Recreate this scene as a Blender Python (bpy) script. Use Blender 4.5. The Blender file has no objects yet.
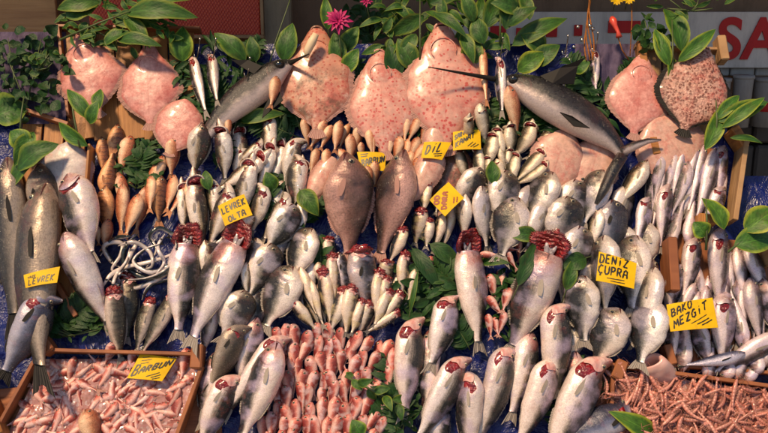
import bpy, math, random
from mathutils import Vector, Matrix, noise
random.seed(7)
S = bpy.context.scene
COL = S.collection
R = math.radians

# ------------------------------------------------------------------ camera, world, sun, exposure
PITCH = R(-15.0)
CAM = Vector((0.0, -3.284, 1.88))
FPX = 870.0                                    # focal length in photo pixels (768 wide)
cd = bpy.data.cameras.new('camera'); cam = bpy.data.objects.new('camera', cd); COL.objects.link(cam)
cam.location = CAM; cam.rotation_euler = (R(90) + PITCH, 0, 0)
cd.sensor_width = 36; cd.lens = FPX * 36 / 768; cd.clip_start = 0.05; cd.clip_end = 600
S.camera = cam

SUN_EL, SUN_AZ = R(58), R(-40)                 # azimuth measured from behind the camera, negative = left
to_sun = Vector((math.cos(SUN_EL) * math.sin(SUN_AZ), -math.cos(SUN_EL) * math.cos(SUN_AZ), math.sin(SUN_EL)))
w = bpy.data.worlds.new('World'); S.world = w; w.use_nodes = True
nt = w.node_tree; bg = nt.nodes['Background']
sky = nt.nodes.new('ShaderNodeTexSky'); sky.sky_type = 'NISHITA'; sky.sun_disc = False
sky.sun_elevation = SUN_EL; sky.sun_rotation = math.atan2(to_sun.x, to_sun.y)
nt.links.new(sky.outputs[0], bg.inputs[0]); bg.inputs[1].default_value = 0.11
sl = bpy.data.lights.new('sun', 'SUN'); sl.energy = 5.0; sl.angle = R(8); sl.color = (1.0, 0.72, 0.43)
sun = bpy.data.objects.new('sun', sl); COL.objects.link(sun)
sun.rotation_euler = (-to_sun).to_track_quat('-Z', 'Y').to_euler()
S.view_settings.view_transform = 'Standard'; S.view_settings.look = 'None'
S.view_settings.exposure = -0.12; S.view_settings.gamma = 1.0; S.view_settings.use_curve_mapping = False

# ------------------------------------------------------------------ board frame and pixel rays
BC = Vector((0, 0, 1.0)); TILT = R(60)
BU = Vector((1, 0, 0)); BV = Vector((0, math.cos(TILT), math.sin(TILT))); BN = Vector((0, -math.sin(TILT), math.cos(TILT)))
PXM = 3.4 / FPX                                # metres on the board per photo pixel (about 4 mm)
cf = Vector((0, math.cos(PITCH), math.sin(PITCH))); cu = Vector((0, -math.sin(PITCH), math.cos(PITCH)))
def ray(px, py):
    return (cf + BU * ((px - 384) / FPX) + cu * ((216.5 - py) / FPX))
def P(px, py, h=0.0):                          # point standing h metres off the slanted board
    d = ray(px, py); t = (h - (CAM - BC).dot(BN)) / d.dot(BN)
    return CAM + d * t
def PY(px, py, y):                             # point on the upright plane at depth y
    d = ray(px, py); return CAM + d * ((y - CAM.y) / d.y)
def uv(p): q = p - BC; return q.dot(BU), q.dot(BV)

# ------------------------------------------------------------------ height field of what already lies on the board
HR = 0.01; HX0, HY0, HW, HH = -2.4, -1.5, 480, 300
HF = [[0.0] * HW for _ in range(HH)]
def hget(p):
    a, b = uv(p); i = int((a - HX0) / HR); j = int((b - HY0) / HR)
    return HF[j][i] if 0 <= i < HW and 0 <= j < HH else 0.0
def hput(p, h):
    a, b = uv(p); i = int((a - HX0) / HR); j = int((b - HY0) / HR)
    if 0 <= i < HW and 0 <= j < HH and HF[j][i] < h: HF[j][i] = h

# ------------------------------------------------------------------ object helpers
def mesh_of(name, V, F, mats, uvs=None, mi=None, smooth=True):
    me = bpy.data.meshes.new(name); me.from_pydata([tuple(v) for v in V], [], F)
    for m in mats: me.materials.append(m)
    if uvs:
        L = me.uv_layers.new(name='UVMap')
        vi = [0] * len(me.loops); me.loops.foreach_get('vertex_index', vi)
        flat = []
        for k in vi: flat += uvs[k]
        L.data.foreach_set('uv', flat)
    if mi: me.polygons.foreach_set('material_index', mi)
    me.polygons.foreach_set('use_smooth', [smooth] * len(me.polygons)); me.update()
    return me
def link(name, me, parent=None, mat=None):
    o = bpy.data.objects.new(name, me); COL.objects.link(o)
    if mat is not None: o.matrix_world = mat
    if parent: o.parent = parent
    return o
def tag(o, label, cat, group=None, kind=None):
    if label: o['label'] = label
    if cat: o['category'] = cat
    if group: o['group'] = group
    if kind: o['kind'] = kind
    return o
def empty(name, loc, label, cat, group=None):
    o = bpy.data.objects.new(name, None); COL.objects.link(o); o.location = loc; o.empty_display_size = 0.05
    return tag(o, label, cat, group)
def part(name, me, root):                      # world-space mesh put under an unrotated Empty
    o = link(name, me); o.location = -root.location; o.parent = root; return o

class MB:
    def __init__(s): s.V = []; s.F = []; s.U = []; s.M = []
    def add(s, V, F, U=None, m=0):
        b = len(s.V); s.V += [Vector(v) for v in V]; s.F += [tuple(i + b for i in f) for f in F]
        s.U += list(U) if U else [(0.5, 0.5)] * len(V); s.M += [m] * len(F)
    def mesh(s, name, mats, smooth=True): return mesh_of(name, s.V, s.F, mats, s.U, s.M, smooth)
    def box(s, o, a, b, c, m=0):               # corner o, edge vectors a b c, slightly bevelled
        o, a, b, c = map(Vector, (o, a, b, c)); k = min(a.length, b.length, c.length) * 0.12
        an, bn, cn = a.normalized() * k, b.normalized() * k, c.normalized() * k
        V = []
        for i in (0, 1):
            for j in (0, 1):
                for l in (0, 1):
                    p = o + a * i + b * j + c * l; si, sj, s_l = 1 - 2 * i, 1 - 2 * j, 1 - 2 * l
                    V += [p + bn * sj + cn * s_l, p + an * si + cn * s_l, p + an * si + bn * sj]
        def q(i, j, l, f): return (i * 4 + j * 2 + l) * 3 + f
        F = []
        for i in (0, 1): F.append((q(i,0,0,0), q(i,1,0,0), q(i,1,1,0), q(i,0,1,0)))
        for j in (0, 1): F.append((q(0,j,0,1), q(1,j,0,1), q(1,j,1,1), q(0,j,1,1)))
        for l in (0, 1): F.append((q(0,0,l,2), q(1,0,l,2), q(1,1,l,2), q(0,1,l,2)))
        for i in (0, 1):
            for j in (0, 1): F.append((q(i,j,0,0), q(i,j,1,0), q(i,j,1,1), q(i,j,0,1)))
            for l in (0, 1): F.append((q(i,0,l,0), q(i,1,l,0), q(i,1,l,2), q(i,0,l,2)))
        for j in (0, 1):
            for l in (0, 1): F.append((q(0,j,l,1), q(1,j,l,1), q(1,j,l,2), q(0,j,l,2)))
        for i in (0, 1):
            for j in (0, 1):
                for l in (0, 1): F.append((q(i,j,l,0), q(i,j,l,1), q(i,j,l,2)))
        # box coordinates along the longest edge as uv, for wood grain
        L = sorted([a, b, c], key=lambda x: -x.length); e0, e1 = L[0].normalized(), L[1].normalized()
        s.add(V, F, [((v - o).dot(e0), (v - o).dot(e1)) for v in V], m)
    def tube(s, pts, rads, n=8, m=0, cap=True, up=None):
        pts = [Vector(p) for p in pts]; V = []; U = []; F = []
        pu = None; acc = 0
        for i, p in enumerate(pts):
            d = (pts[min(i + 1, len(pts) - 1)] - pts[max(i - 1, 0)]).normalized()
            if pu is None: pu = d.orthogonal().normalized() if up is None else (up - d * up.dot(d)).normalized()
            pu = (pu - d * pu.dot(d)).normalized(); s2 = d.cross(pu)
            if i: acc += (p - pts[i - 1]).length
            r = rads[i] if hasattr(rads, '__len__') else rads
            for k in range(n):
                a = 2 * math.pi * k / n
                V.append(p + (pu * math.cos(a) + s2 * math.sin(a)) * r); U.append((i / (len(pts) - 1), 0.5 + 0.5 * math.cos(a)))
        for i in range(len(pts) - 1):
            for k in range(n): F.append((i*n+k, i*n+(k+1)%n, (i+1)*n+(k+1)%n, (i+1)*n+k))
        if cap: F += [tuple(range(n))[::-1], tuple((len(pts)-1)*n + k for k in range(n))]
        s.add(V, F, U, m)

def lerp_prof(pr, t):
    for i in range(len(pr) - 1):
        a, b = pr[i], pr[i + 1]
        if t <= b[0]:
            f = (t - a[0]) / (b[0] - a[0] + 1e-9); f = max(0, min(1, f))
            # Catmull-Rom through the table
            p0 = pr[i - 1][1] if i else a[1]; p3 = pr[i + 2][1] if i + 2 < len(pr) else b[1]
            m1 = (b[1] - p0) * 0.5 if i else (b[1] - a[1]); m2 = (p3 - a[1]) * 0.5
            return max(0.003, (2*f**3-3*f**2+1)*a[1] + (f**3-2*f**2+f)*m1*0.8 + (-2*f**3+3*f**2)*b[1] + (f**3-f**2)*m2*0.8)
    return pr[-1][1]

# ------------------------------------------------------------------ material helpers
class NT:
    def __init__(s, name):
        s.m = bpy.data.materials.new(name); s.m.use_nodes = True; s.t = s.m.node_tree
        s.b = s.t.nodes['Principled BSDF']
    def n(s, typ, **kw):
        x = s.t.nodes.new('ShaderNode' + typ)
        for k, v in kw.items(): setattr(x, k, v)
        return x
    def put(s, sock, v):
        if v is None: return
        if isinstance(v, bpy.types.NodeSocket): s.t.links.new(v, sock)
        elif isinstance(v, (tuple, list)):
            sock.default_value = (tuple(v) + (1.0,)) if len(v) == 3 and len(sock.default_value) == 4 else tuple(v)
        else: sock.default_value = v
    def math(s, op, a, b=None, c=None, clamp=False):
        x = s.n('Math', operation=op); x.use_clamp = clamp
        for i, v in enumerate((a, b, c)): s.put(x.inputs[i], v)
        return x.outputs[0]
    def mix(s, f, a, b, mode='MIX'):
        x = s.n('Mix', data_type='RGBA', blend_type=mode)
        s.put(x.inputs[0], f); s.put(x.inputs[6], a); s.put(x.inputs[7], b); return x.outputs[2]
    def ramp(s, f, stops, interp='LINEAR'):
        x = s.n('ValToRGB'); x.color_ramp.interpolation = interp; e = x.color_ramp.elements
        while len(e) < len(stops): e.new(0.5)
        for k, (p, c) in enumerate(stops):
            e[k].position = p; e[k].color = (c, c, c, 1) if not isinstance(c, tuple) else c + (1,)
        s.put(x.inputs[0], f); return x.outputs[0]
    def mapv(s, v, scale=(1, 1, 1), loc=(0, 0, 0)):
        x = s.n('Mapping'); s.put(x.inputs[0], v); s.put(x.inputs['Scale'], scale); s.put(x.inputs['Location'], loc); return x.outputs[0]
    def noise(s, v, scale, detail=3, rough=0.55, dist=0.0, out=0):
        x = s.n('TexNoise'); s.put(x.inputs['Vector'], v); s.put(x.inputs['Scale'], scale)
        s.put(x.inputs['Detail'], detail); s.put(x.inputs['Roughness'], rough); s.put(x.inputs['Distortion'], dist); return x.outputs[out]
    def voro(s, v, scale, feat='F1', out=0, rnd=1.0):
        x = s.n('TexVoronoi', feature=feat); s.put(x.inputs['Vector'], v); s.put(x.inputs['Scale'], scale)
        s.put(x.inputs['Randomness'], rnd); return x.outputs[out]
    def bump(s, h, strength, dist=0.01, normal=None):
        x = s.n('Bump'); s.put(x.inputs['Height'], h); s.put(x.inputs['Strength'], strength); s.put(x.inputs['Distance'], dist)
        if normal is not None: s.put(x.inputs['Normal'], normal)
        return x.outputs[0]
    def set(s, **kw):
        names = dict(col='Base Color', rough='Roughness', metal='Metallic', spec='Specular IOR Level', coat='Coat Weight', coatr='Coat Roughness', normal='Normal', sss='Subsurface Weight', sheen='Sheen Weight', trans='Transmission Weight', coatn='Coat Normal')
        for k, v in kw.items(): s.put(s.b.inputs[names[k]], v)
        return s.m
# ------------------------------------------------------------------ fish skin
def fish_mat(name, belly, mid, back, A, scales=9.0, bars=0.0, stripes=0.0, mottle=0.25, red=(0.45, 0.10, 0.08), redamt=0.3,
             metal=0.28, rough=0.25, head=None, headamt=0.0, blotch=None, lo=0.30, hi=0.78, dots=None, lat=0.4, sheen=None):
    N = NT(name)
    tc = N.n('TexCoord'); oi = N.n('ObjectInfo')
    rnd = oi.outputs['Random']
    off = N.n('CombineXYZ'); N.put(off.inputs[0], N.math('MULTIPLY', rnd, 37.0)); N.put(off.inputs[1], N.math('MULTIPLY', rnd, 61.0)); N.put(off.inputs[2], N.math('MULTIPLY', rnd, 23.0))
    iso = N.mapv(tc.outputs['Object'], (A, 1, 1))
    add = N.n('VectorMath', operation='ADD'); N.put(add.inputs[0], iso); N.put(add.inputs[1], off.outputs[0]); iv = add.outputs[0]
    sp = N.n('SeparateXYZ'); N.put(sp.inputs[0], tc.outputs['UV']); u, v = sp.outputs[0], sp.outputs[1]
    n1 = N.noise(iv, 2.2, 4, 0.6); n2 = N.noise(iv, 9.0, 4, 0.65); n3 = N.noise(iv, 26.0, 4, 0.75)
    vv = N.math('ADD', v, N.math('MULTIPLY', N.math('SUBTRACT', n1, 0.5), 0.35))
    vv = N.math('ADD', vv, N.math('MULTIPLY', N.math('SUBTRACT', n2, 0.5), 0.12))
    c = N.ramp(vv, [(0.0, belly), (lo, belly), ((lo + hi) / 2, mid), (hi, back), (1.0, tuple(x * 0.7 for x in back))])
    # scales: darker edges, stronger on the flank and back
    sc = N.voro(N.mapv(iv, (1.0, 1.35, 1.35)), scales * 1.9, 'F1', 0, 0.6)
    scm = N.math('MULTIPLY', N.ramp(sc, [(0.25, 0.0), (0.75, 1.0)]), N.ramp(v, [(0.30, 0.03), (0.60, 0.85)]))
    c = N.mix(N.math('MULTIPLY', scm, 0.8), c, tuple(x * 0.38 for x in back), 'MIX')
    if stripes:
        st = N.math('SINE', N.math('ADD', N.math('MULTIPLY', v, 78.0), N.math('MULTIPLY', n2, 3.0)))
        st = N.math('MULTIPLY', N.ramp(st, [(0.35, 0.0), (0.9, stripes)]), N.ramp(v, [(0.35, 0.0), (0.55, 1.0)]))
        c = N.mix(st, c, tuple(x * 0.35 for x in back))
    if bars:
        st = N.math('SINE', N.math('ADD', N.math('MULTIPLY', u, 62.0), N.math('MULTIPLY', n1, 9.0)))
        st = N.math('MULTIPLY', N.ramp(st, [(0.45, 0.0), (0.8, bars)]), N.ramp(v, [(0.3, 0.15), (0.6, 1.0)]))
        c = N.mix(st, c, tuple(x * 0.4 for x in back))
    if dots:
        dd = N.ramp(N.voro(iv, 7.0, 'F1'), [(0.12, 1.0), (0.22, 0.0)])
        c = N.mix(N.math('MULTIPLY', dd, 0.6), c, dots)
    # head: smooth, tinted, with its blotches; gill cover edge drawn by the anatomy
    hm = N.ramp(N.math('ADD', N.math('ADD', u, N.math('MULTIPLY', N.math('POWER', N.math('SUBTRACT', v, 0.46), 2.0), 0.62)), N.math('MULTIPLY', n2, 0.03)), [(0.15, 1.0), (0.31, 0.0)])
    if head: c = N.mix(N.math('MULTIPLY', hm, headamt), c, head)
    if blotch:
        bl = N.ramp(N.noise(iv, 4.5, 3, 0.6), [(0.36, 0.0), (0.46, 1.0)])
        bl = N.math('MULTIPLY', bl, N.ramp(v, [(0.38, 0.0), (0.46, 1.0)]))
        bl = N.math('MULTIPLY', bl, N.ramp(u, [(0.05, 0.15), (0.14, 0.45), (0.19, 1.0), (0.27, 1.0), (0.32, 0.0)]))
        c = N.mix(N.math('MULTIPLY', bl, 0.9), c, blotch)
    gl = N.math('ABSOLUTE', N.math('SUBTRACT', N.math('ADD', u, N.math('MULTIPLY', N.math('POWER', N.math('SUBTRACT', v, 0.46), 2.0), 0.62)), 0.252))
    gl = N.math('MULTIPLY', N.ramp(gl, [(0.0, 0.8), (0.009, 0.0)]), N.ramp(v, [(0.32, 0.0), (0.5, 1.0)]))
    c = N.mix(gl, c, (0.07, 0.03, 0.03))
    mo = N.math('ABSOLUTE', N.math('SUBTRACT', v, 0.40)); mo = N.math('MULTIPLY', N.ramp(mo, [(0.0, 0.8), (0.035, 0.0)]), N.ramp(u, [(0.05, 1.0), (0.085, 0.0)]))
    c = N.mix(mo, c, (0.05, 0.02, 0.02))
    if lat:
        ll = N.math('ABSOLUTE', N.math('SUBTRACT', v, N.math('ADD', 0.60, N.math('MULTIPLY', u, -0.08))))
        ll = N.math('MULTIPLY', N.ramp(ll, [(0.0, lat), (0.012, 0.0)]), N.ramp(u, [(0.25, 0.0), (0.3, 1.0)]))
        c = N.mix(ll, c, tuple(x * 0.3 for x in back))
    sn = N.math('MULTIPLY', N.ramp(u, [(0.0, 0.75), (0.13, 0.0)]), N.ramp(N.math('ADD', v, N.math('MULTIPLY', n2, 0.3)), [(0.45, 0.15), (0.75, 1.0)]))
    c = N.mix(sn, c, tuple(x * 0.6 for x in back))
    # blood and bruising
    rm = N.ramp(N.noise(iv, 1.7, 5, 0.7), [(0.55, 0.0), (0.72, 1.0)])
    rm = N.math('MULTIPLY', N.math('ADD', rm, N.math('MULTIPLY', N.math('MULTIPLY', hm, N.ramp(n2, [(0.5, 0.0), (0.62, 1.0)])), 1.0)), redamt)
    c = N.mix(rm, c, red)
    if sheen:  # sheen painted into the skin colour; lavender tints imitate bluish sky reflection
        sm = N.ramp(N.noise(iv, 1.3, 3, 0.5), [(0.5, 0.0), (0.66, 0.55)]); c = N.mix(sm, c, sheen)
    # tiny variation
    c = N.mix(1.0, c, N.ramp(n3, [(0.33, 1.0 - mottle * 0.8), (0.55, 1.0 + mottle * 0.2)]), 'MULTIPLY')
    c = N.mix(1.0, c, N.ramp(rnd, [(0.0, (0.68, 0.66, 0.66)), (0.3, (1.0, 0.95, 0.92)), (0.65, (0.86, 0.87, 0.92)), (1.0, (1.08, 1.02, 0.98))]), 'MULTIPLY')
    c = N.mix(0.07, c, (0.85, 0.33, 0.20), 'MULTIPLY')
    hgt = N.math('ADD', N.math('MULTIPLY', sc, -0.22), N.math('MULTIPLY', n2, 0.9))
    hgt = N.math('ADD', hgt, N.math('MULTIPLY', n3, 0.35))
    nb = N.bump(hgt, 0.30, 0.006)
    nc = N.bump(N.noise(iv, 22.0, 4, 0.7), 0.95, 0.008)
    return N.set(col=c, rough=N.ramp(n2, [(0.3, rough - 0.06), (0.7, rough + 0.16)]), metal=metal, spec=0.5, coat=0.75, coatr=0.07, normal=nb, coatn=nc)

A = dict(bream=2.35, bass=3.9, mullet=3.7, perch=3.0, whiting=4.6, small=4.2, croaker=2.9, bluefish=3.7, mackerel=4.4, sword=4.0, sardine=6.5, pale=3.0)
M = {}
M['bream'] = fish_mat('bream_skin', (0.95, 0.87, 0.78), (0.36, 0.34, 0.29), (0.022, 0.023, 0.022), A['bream'], 10, blotch=(0.018, 0.013, 0.011), head=(0.40, 0.33, 0.22), headamt=0.35, sheen=(0.66, 0.60, 0.70), redamt=0.14, mottle=0.4, lo=0.3, hi=0.6)
M['bluebream'] = fish_mat('blue_bream_skin', (0.42, 0.39, 0.42), (0.1, 0.11, 0.145), (0.022, 0.026, 0.045), A['bream'], 10, blotch=(0.02, 0.02, 0.03), redamt=0.08, lo=0.2, hi=0.6)
M['pale'] = fish_mat('pale_skin', (0.95, 0.87, 0.76), (0.66, 0.53, 0.34), (0.05, 0.042, 0.026), A['pale'], 10, blotch=(0.06, 0.035, 0.03), redamt=0.45, mottle=0.3, lo=0.38, hi=0.66)
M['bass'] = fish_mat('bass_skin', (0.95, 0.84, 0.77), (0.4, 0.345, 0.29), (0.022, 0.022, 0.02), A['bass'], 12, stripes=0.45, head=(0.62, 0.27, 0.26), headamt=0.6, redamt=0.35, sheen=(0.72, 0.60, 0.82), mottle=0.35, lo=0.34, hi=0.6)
M['greybass'] = fish_mat('grey_bass_skin', (0.42, 0.35, 0.27), (0.2, 0.165, 0.12), (0.05, 0.042, 0.03), A['bass'], 12, head=(0.18, 0.13, 0.10), headamt=0.5, redamt=0.2, mottle=0.5, lo=0.15, hi=0.6)
M['bluebass'] = fish_mat('blue_bass_skin', (0.46, 0.46, 0.55), (0.2, 0.22, 0.32), (0.05, 0.055, 0.1), A['bass'], 12, redamt=0.25, lo=0.2, hi=0.6)
M['croaker'] = fish_mat('croaker_skin', (0.58, 0.34, 0.28), (0.17, 0.075, 0.045), (0.03, 0.014, 0.01), A['croaker'], 14, head=(0.12, 0.065, 0.06), headamt=0.8, redamt=0.3, sheen=(0.30, 0.16, 0.13), lat=0.9, mottle=0.6, metal=0.15, lo=0.26, hi=0.6)
M['mullet'] = fish_mat('red_mullet_skin', (0.9, 0.56, 0.48), (0.66, 0.19, 0.14), (0.3, 0.03, 0.022), A['mullet'], 7, red=(0.50, 0.035, 0.03), redamt=0.7, metal=0.08, dots=(0.42, 0.06, 0.04), head=(0.58, 0.15, 0.11), headamt=0.5, sheen=(0.86, 0.74, 0.76), mottle=0.5, lo=0.2, hi=0.66)
M['orange'] = fish_mat('orange_mullet_skin', (0.94, 0.66, 0.42), (0.84, 0.38, 0.17), (0.5, 0.12, 0.045), A['mullet'], 8, red=(0.52, 0.06, 0.03), redamt=0.55, metal=0.06, dots=(0.48, 0.11, 0.04), mottle=0.45, head=(0.5, 0.16, 0.07), headamt=0.4, lo=0.25, hi=0.85)
M['perch'] = fish_mat('barred_orange_skin', (0.74, 0.38, 0.16), (0.46, 0.18, 0.055), (0.16, 0.05, 0.018), A['perch'], 9, bars=0.8, redamt=0.25, metal=0.06, mottle=0.4)
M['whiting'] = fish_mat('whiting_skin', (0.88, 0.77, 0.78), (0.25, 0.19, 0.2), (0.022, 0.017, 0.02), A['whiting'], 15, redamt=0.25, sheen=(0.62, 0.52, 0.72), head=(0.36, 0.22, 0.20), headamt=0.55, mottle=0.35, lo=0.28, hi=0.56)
M['small'] = fish_mat('small_silver_skin', (0.9, 0.78, 0.64), (0.56, 0.44, 0.32), (0.02, 0.03, 0.036), A['small'], 12, redamt=0.3, sheen=(0.80, 0.66, 0.32), lat=0.25, lo=0.36, hi=0.58)
M['bluefish'] = fish_mat('bluefish_skin', (0.86, 0.76, 0.58), (0.42, 0.36, 0.24), (0.075, 0.07, 0.04), A['bluefish'], 12, redamt=0.15, lo=0.26, hi=0.62)
M['mackerel'] = fish_mat('striped_bonito_skin', (0.7, 0.6, 0.6), (0.2, 0.2, 0.22), (0.02, 0.03, 0.05), A['mackerel'], 14, redamt=0.12, sheen=(0.40, 0.42, 0.62), stripes=0.5, metal=0.4, lo=0.25, hi=0.55)
M['barred'] = fish_mat('barred_silver_skin', (0.7, 0.59, 0.5), (0.2, 0.18, 0.135), (0.05, 0.048, 0.03), A['mackerel'], 14, bars=0.8, redamt=0.1, lo=0.18, hi=0.62)
M['sardine'] = fish_mat('blue_sardine_skin', (0.58, 0.56, 0.66), (0.36, 0.38, 0.52), (0.09, 0.11, 0.22), A['sardine'], 12, redamt=0.05, metal=0.45)
M['sword'] = fish_mat('swordfish_skin', (0.5, 0.43, 0.38), (0.2, 0.17, 0.15), (0.02, 0.018, 0.016), A['sword'], 22, redamt=0.18, lo=0.38, hi=0.66, lat=0.0, metal=0.3, head=(0.20, 0.17, 0.17), headamt=0.25, sheen=(0.55, 0.42, 0.22))

def flesh(name, c1, c2, scale, bumpv, rough=0.25):
    N = NT(name); tc = N.n('TexCoord'); o = tc.outputs['Object']
    a = N.noise(o, scale, 5, 0.7); c = N.ramp(a, [(0.35, c1), (0.65, c2)])
    w_ = N.n('TexWave'); N.put(w_.inputs['Vector'], o); N.put(w_.inputs['Scale'], scale * 1.2); N.put(w_.inputs['Distortion'], 6.0)
    h = N.math('ADD', a, N.math('MULTIPLY', w_.outputs[1], 0.6))
    return N.set(col=c, rough=rough, spec=0.6, coat=0.6, coatr=0.1, normal=N.bump(h, bumpv, 0.01))
M['gill'] = flesh('gill_red', (0.30, 0.010, 0.012), (0.10, 0.003, 0.005), 5.0, 0.6)
M['gilledge'] = flesh('gill_collar_red', (0.36, 0.016, 0.018), (0.10, 0.004, 0.007), 7.0, 0.9)
M['jaw'] = flesh('jaw_silver', (0.42, 0.36, 0.38), (0.14, 0.10, 0.11), 4.0, 0.4)
M['pinkflap'] = flesh('gill_cover_pink', (0.62, 0.26, 0.23), (0.72, 0.52, 0.46), 4.0, 0.35)
def fin_mat(name, c1, c2, rays=60.0):
    N = NT(name); tc = N.n('TexCoord'); sp = N.n('SeparateXYZ'); N.put(sp.inputs[0], tc.outputs['UV'])
    s = N.math('SINE', N.math('MULTIPLY', sp.outputs[1], rays)); n = N.noise(tc.outputs['UV'], 6.0)
    c = N.mix(N.ramp(s, [(0.2, 0.0), (0.8, 1.0)]), c1, c2); c = N.mix(N.math('MULTIPLY', n, 0.5), c, tuple(x * 0.4 for x in c1))
    return N.set(col=c, rough=0.6, spec=0.25, normal=N.bump(s, 0.4, 0.003))
M['fin_grey'] = fin_mat('grey_fin', (0.26, 0.22, 0.19), (0.48, 0.42, 0.37))
M['fin_soft'] = fin_mat('soft_fin', (0.40, 0.34, 0.28), (0.62, 0.54, 0.47))
M['fin_pink'] = fin_mat('pink_fin', (0.46, 0.22, 0.18), (0.62, 0.40, 0.33))
M['fin_dark'] = fin_mat('dark_fin', (0.012, 0.010, 0.009), (0.035, 0.03, 0.026))
M['fin_orange'] = fin_mat('orange_fin', (0.55, 0.22, 0.10), (0.62, 0.34, 0.20))
def plain(name, col, rough=0.5, **kw):
    N = NT(name); return N.set(col=col, rough=rough, **kw)
M['eye_black'] = plain('eye_pupil', (0.008, 0.008, 0.01), 0.08, coat=1.0, coatr=0.03)
M['eye_ring'] = plain('eye_ring', (0.34, 0.29, 0.20), 0.25, metal=0.3)
M['mouth'] = plain('mouth_dark', (0.06, 0.012, 0.012), 0.3, coat=0.5)

# ------------------------------------------------------------------ flatfish skins
def flat_mat(name, base, base2, spot, sscale, slo, shi, bumpv=0.07, wart=0.0, edge=None, blotamt=0.0):
    N = NT(name); tc = N.n('TexCoord'); oi = N.n('ObjectInfo'); o = tc.outputs['Object']
    off = N.n('VectorMath', operation='ADD'); N.put(off.inputs[0], o); cb = N.n('CombineXYZ'); N.put(cb.inputs[0], N.math('MULTIPLY', oi.outputs['Random'], 17.0)); N.put(off.inputs[1], cb.outputs[0]); iv = off.outputs[0]
    n1 = N.noise(iv, 4.5, 6, 0.7); n2 = N.noise(iv, 18.0, 5, 0.7)
    c = N.ramp(n1, [(0.3, base), (0.7, base2)])
    sp = N.n('SeparateXYZ'); N.put(sp.inputs[0], tc.outputs['UV']); u, v = sp.outputs[0], sp.outputs[1]
    if spot:
        wv = N.n('VectorMath', operation='ADD'); N.put(wv.inputs[0], iv); nn = N.n('TexNoise'); N.put(nn.inputs['Vector'], iv); N.put(nn.inputs['Scale'], 9.0)
        sc_ = N.n('VectorMath', operation='SCALE'); N.put(sc_.inputs[0], nn.outputs[1]); sc_.inputs['Scale'].default_value = 0.05; N.put(wv.inputs[1], sc_.outputs[0])
        vd = N.voro(wv.outputs[0], sscale, 'F1')
        thr = N.math('ADD', vd, N.math('MULTIPLY', N.math('SUBTRACT', N.noise(iv, 5.0), 0.5), 0.55))
        m = N.ramp(thr, [(slo, 1.0), (shi, 0.0)])
        c = N.mix(N.math('MULTIPLY', m, 0.85), c, spot)
    if blotamt:
        m = N.ramp(N.noise(iv, 5.0, 6, 0.75), [(0.48, 0.0), (0.62, blotamt)])
        m = N.math('MULTIPLY', m, N.ramp(v, [(0.35, 0.0), (0.55, 1.0)]))
        c = N.mix(m, c, (0.10, 0.065, 0.03))
    er = N.ramp(N.math('ABSOLUTE', N.math('SUBTRACT', u, 0.5)), [(0.36, 0.0), (0.5, 0.8)])
    if edge: c = N.mix(er, c, edge)
    rd = N.ramp(N.noise(iv, 4.0, 7, 0.78), [(0.50, 0.0), (0.64, 0.6)]); c = N.mix(rd, c, (0.52, 0.10, 0.08))
    pl = N.ramp(N.noise(iv, 6.5, 6, 0.75), [(0.55, 0.0), (0.68, 0.55)]); c = N.mix(pl, c, (0.80, 0.60, 0.50))
    ml = N.math('ABSOLUTE', N.math('SUBTRACT', u, 0.5)); ml = N.math('MULTIPLY', N.ramp(ml, [(0.0, 0.35), (0.02, 0.0)]), N.ramp(v, [(0.3, 0.0), (0.4, 1.0)]))
    c = N.mix(ml, c, (0.45, 0.12, 0.09))
    c = N.mix(1.0, c, N.ramp(n2, [(0.3, 0.68), (0.7, 1.08)]), 'MULTIPLY')
    h = N.math('ADD', n2, N.math('MULTIPLY', N.voro(iv, 30.0, 'F1'), -0.5))
    if wart: h = N.math('ADD', h, N.math('MULTIPLY', N.ramp(N.voro(iv, sscale * 0.9, 'F1'), [(0.1, 1.0), (0.35, 0.0)]), wart))
    return N.set(col=c, rough=0.38, spec=0.45, coat=0.25, coatr=0.12, normal=N.bump(h, bumpv, 0.02))
M['flat_pink'] = flat_mat('flatfish_plain_pink', (0.62, 0.20, 0.16), (0.76, 0.40, 0.34), (0.45, 0.10, 0.08), 22, 0.06, 0.14, edge=(0.46, 0.16, 0.13))
M['flat_red'] = flat_mat('flatfish_red_dotted', (0.72, 0.40, 0.32), (0.62, 0.25, 0.19), (0.52, 0.05, 0.04), 27, 0.24, 0.34, edge=(0.50, 0.20, 0.15))
M['flat_blotch'] = flat_mat('flatfish_blotched', (0.66, 0.36, 0.24), (0.54, 0.20, 0.13), (0.42, 0.07, 0.04), 27, 0.24, 0.34, edge=(0.36, 0.12, 0.08), blotamt=0.85)
M['flat_brown'] = flat_mat('flatfish_brown_warts', (0.66, 0.40, 0.32), (0.50, 0.22, 0.16), (0.17, 0.05, 0.03), 30, 0.38, 0.52, 0.35, 0.8, edge=(0.13, 0.08, 0.06))
M['flat_white'] = flat_mat('ray_white', (0.62, 0.55, 0.52), (0.56, 0.46, 0.45), None, 10, 0, 0, edge=(0.44, 0.30, 0.27))
M['flat_sole'] = flat_mat('sole_pink', (0.68, 0.42, 0.32), (0.60, 0.33, 0.26), (0.50, 0.16, 0.12), 20, 0.05, 0.12, edge=(0.46, 0.22, 0.18))
M['flat_dark'] = flat_mat('turbot_dark', (0.20, 0.10, 0.06), (0.13, 0.06, 0.035), (0.05, 0.02, 0.015), 12, 0.3, 0.5)

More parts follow.
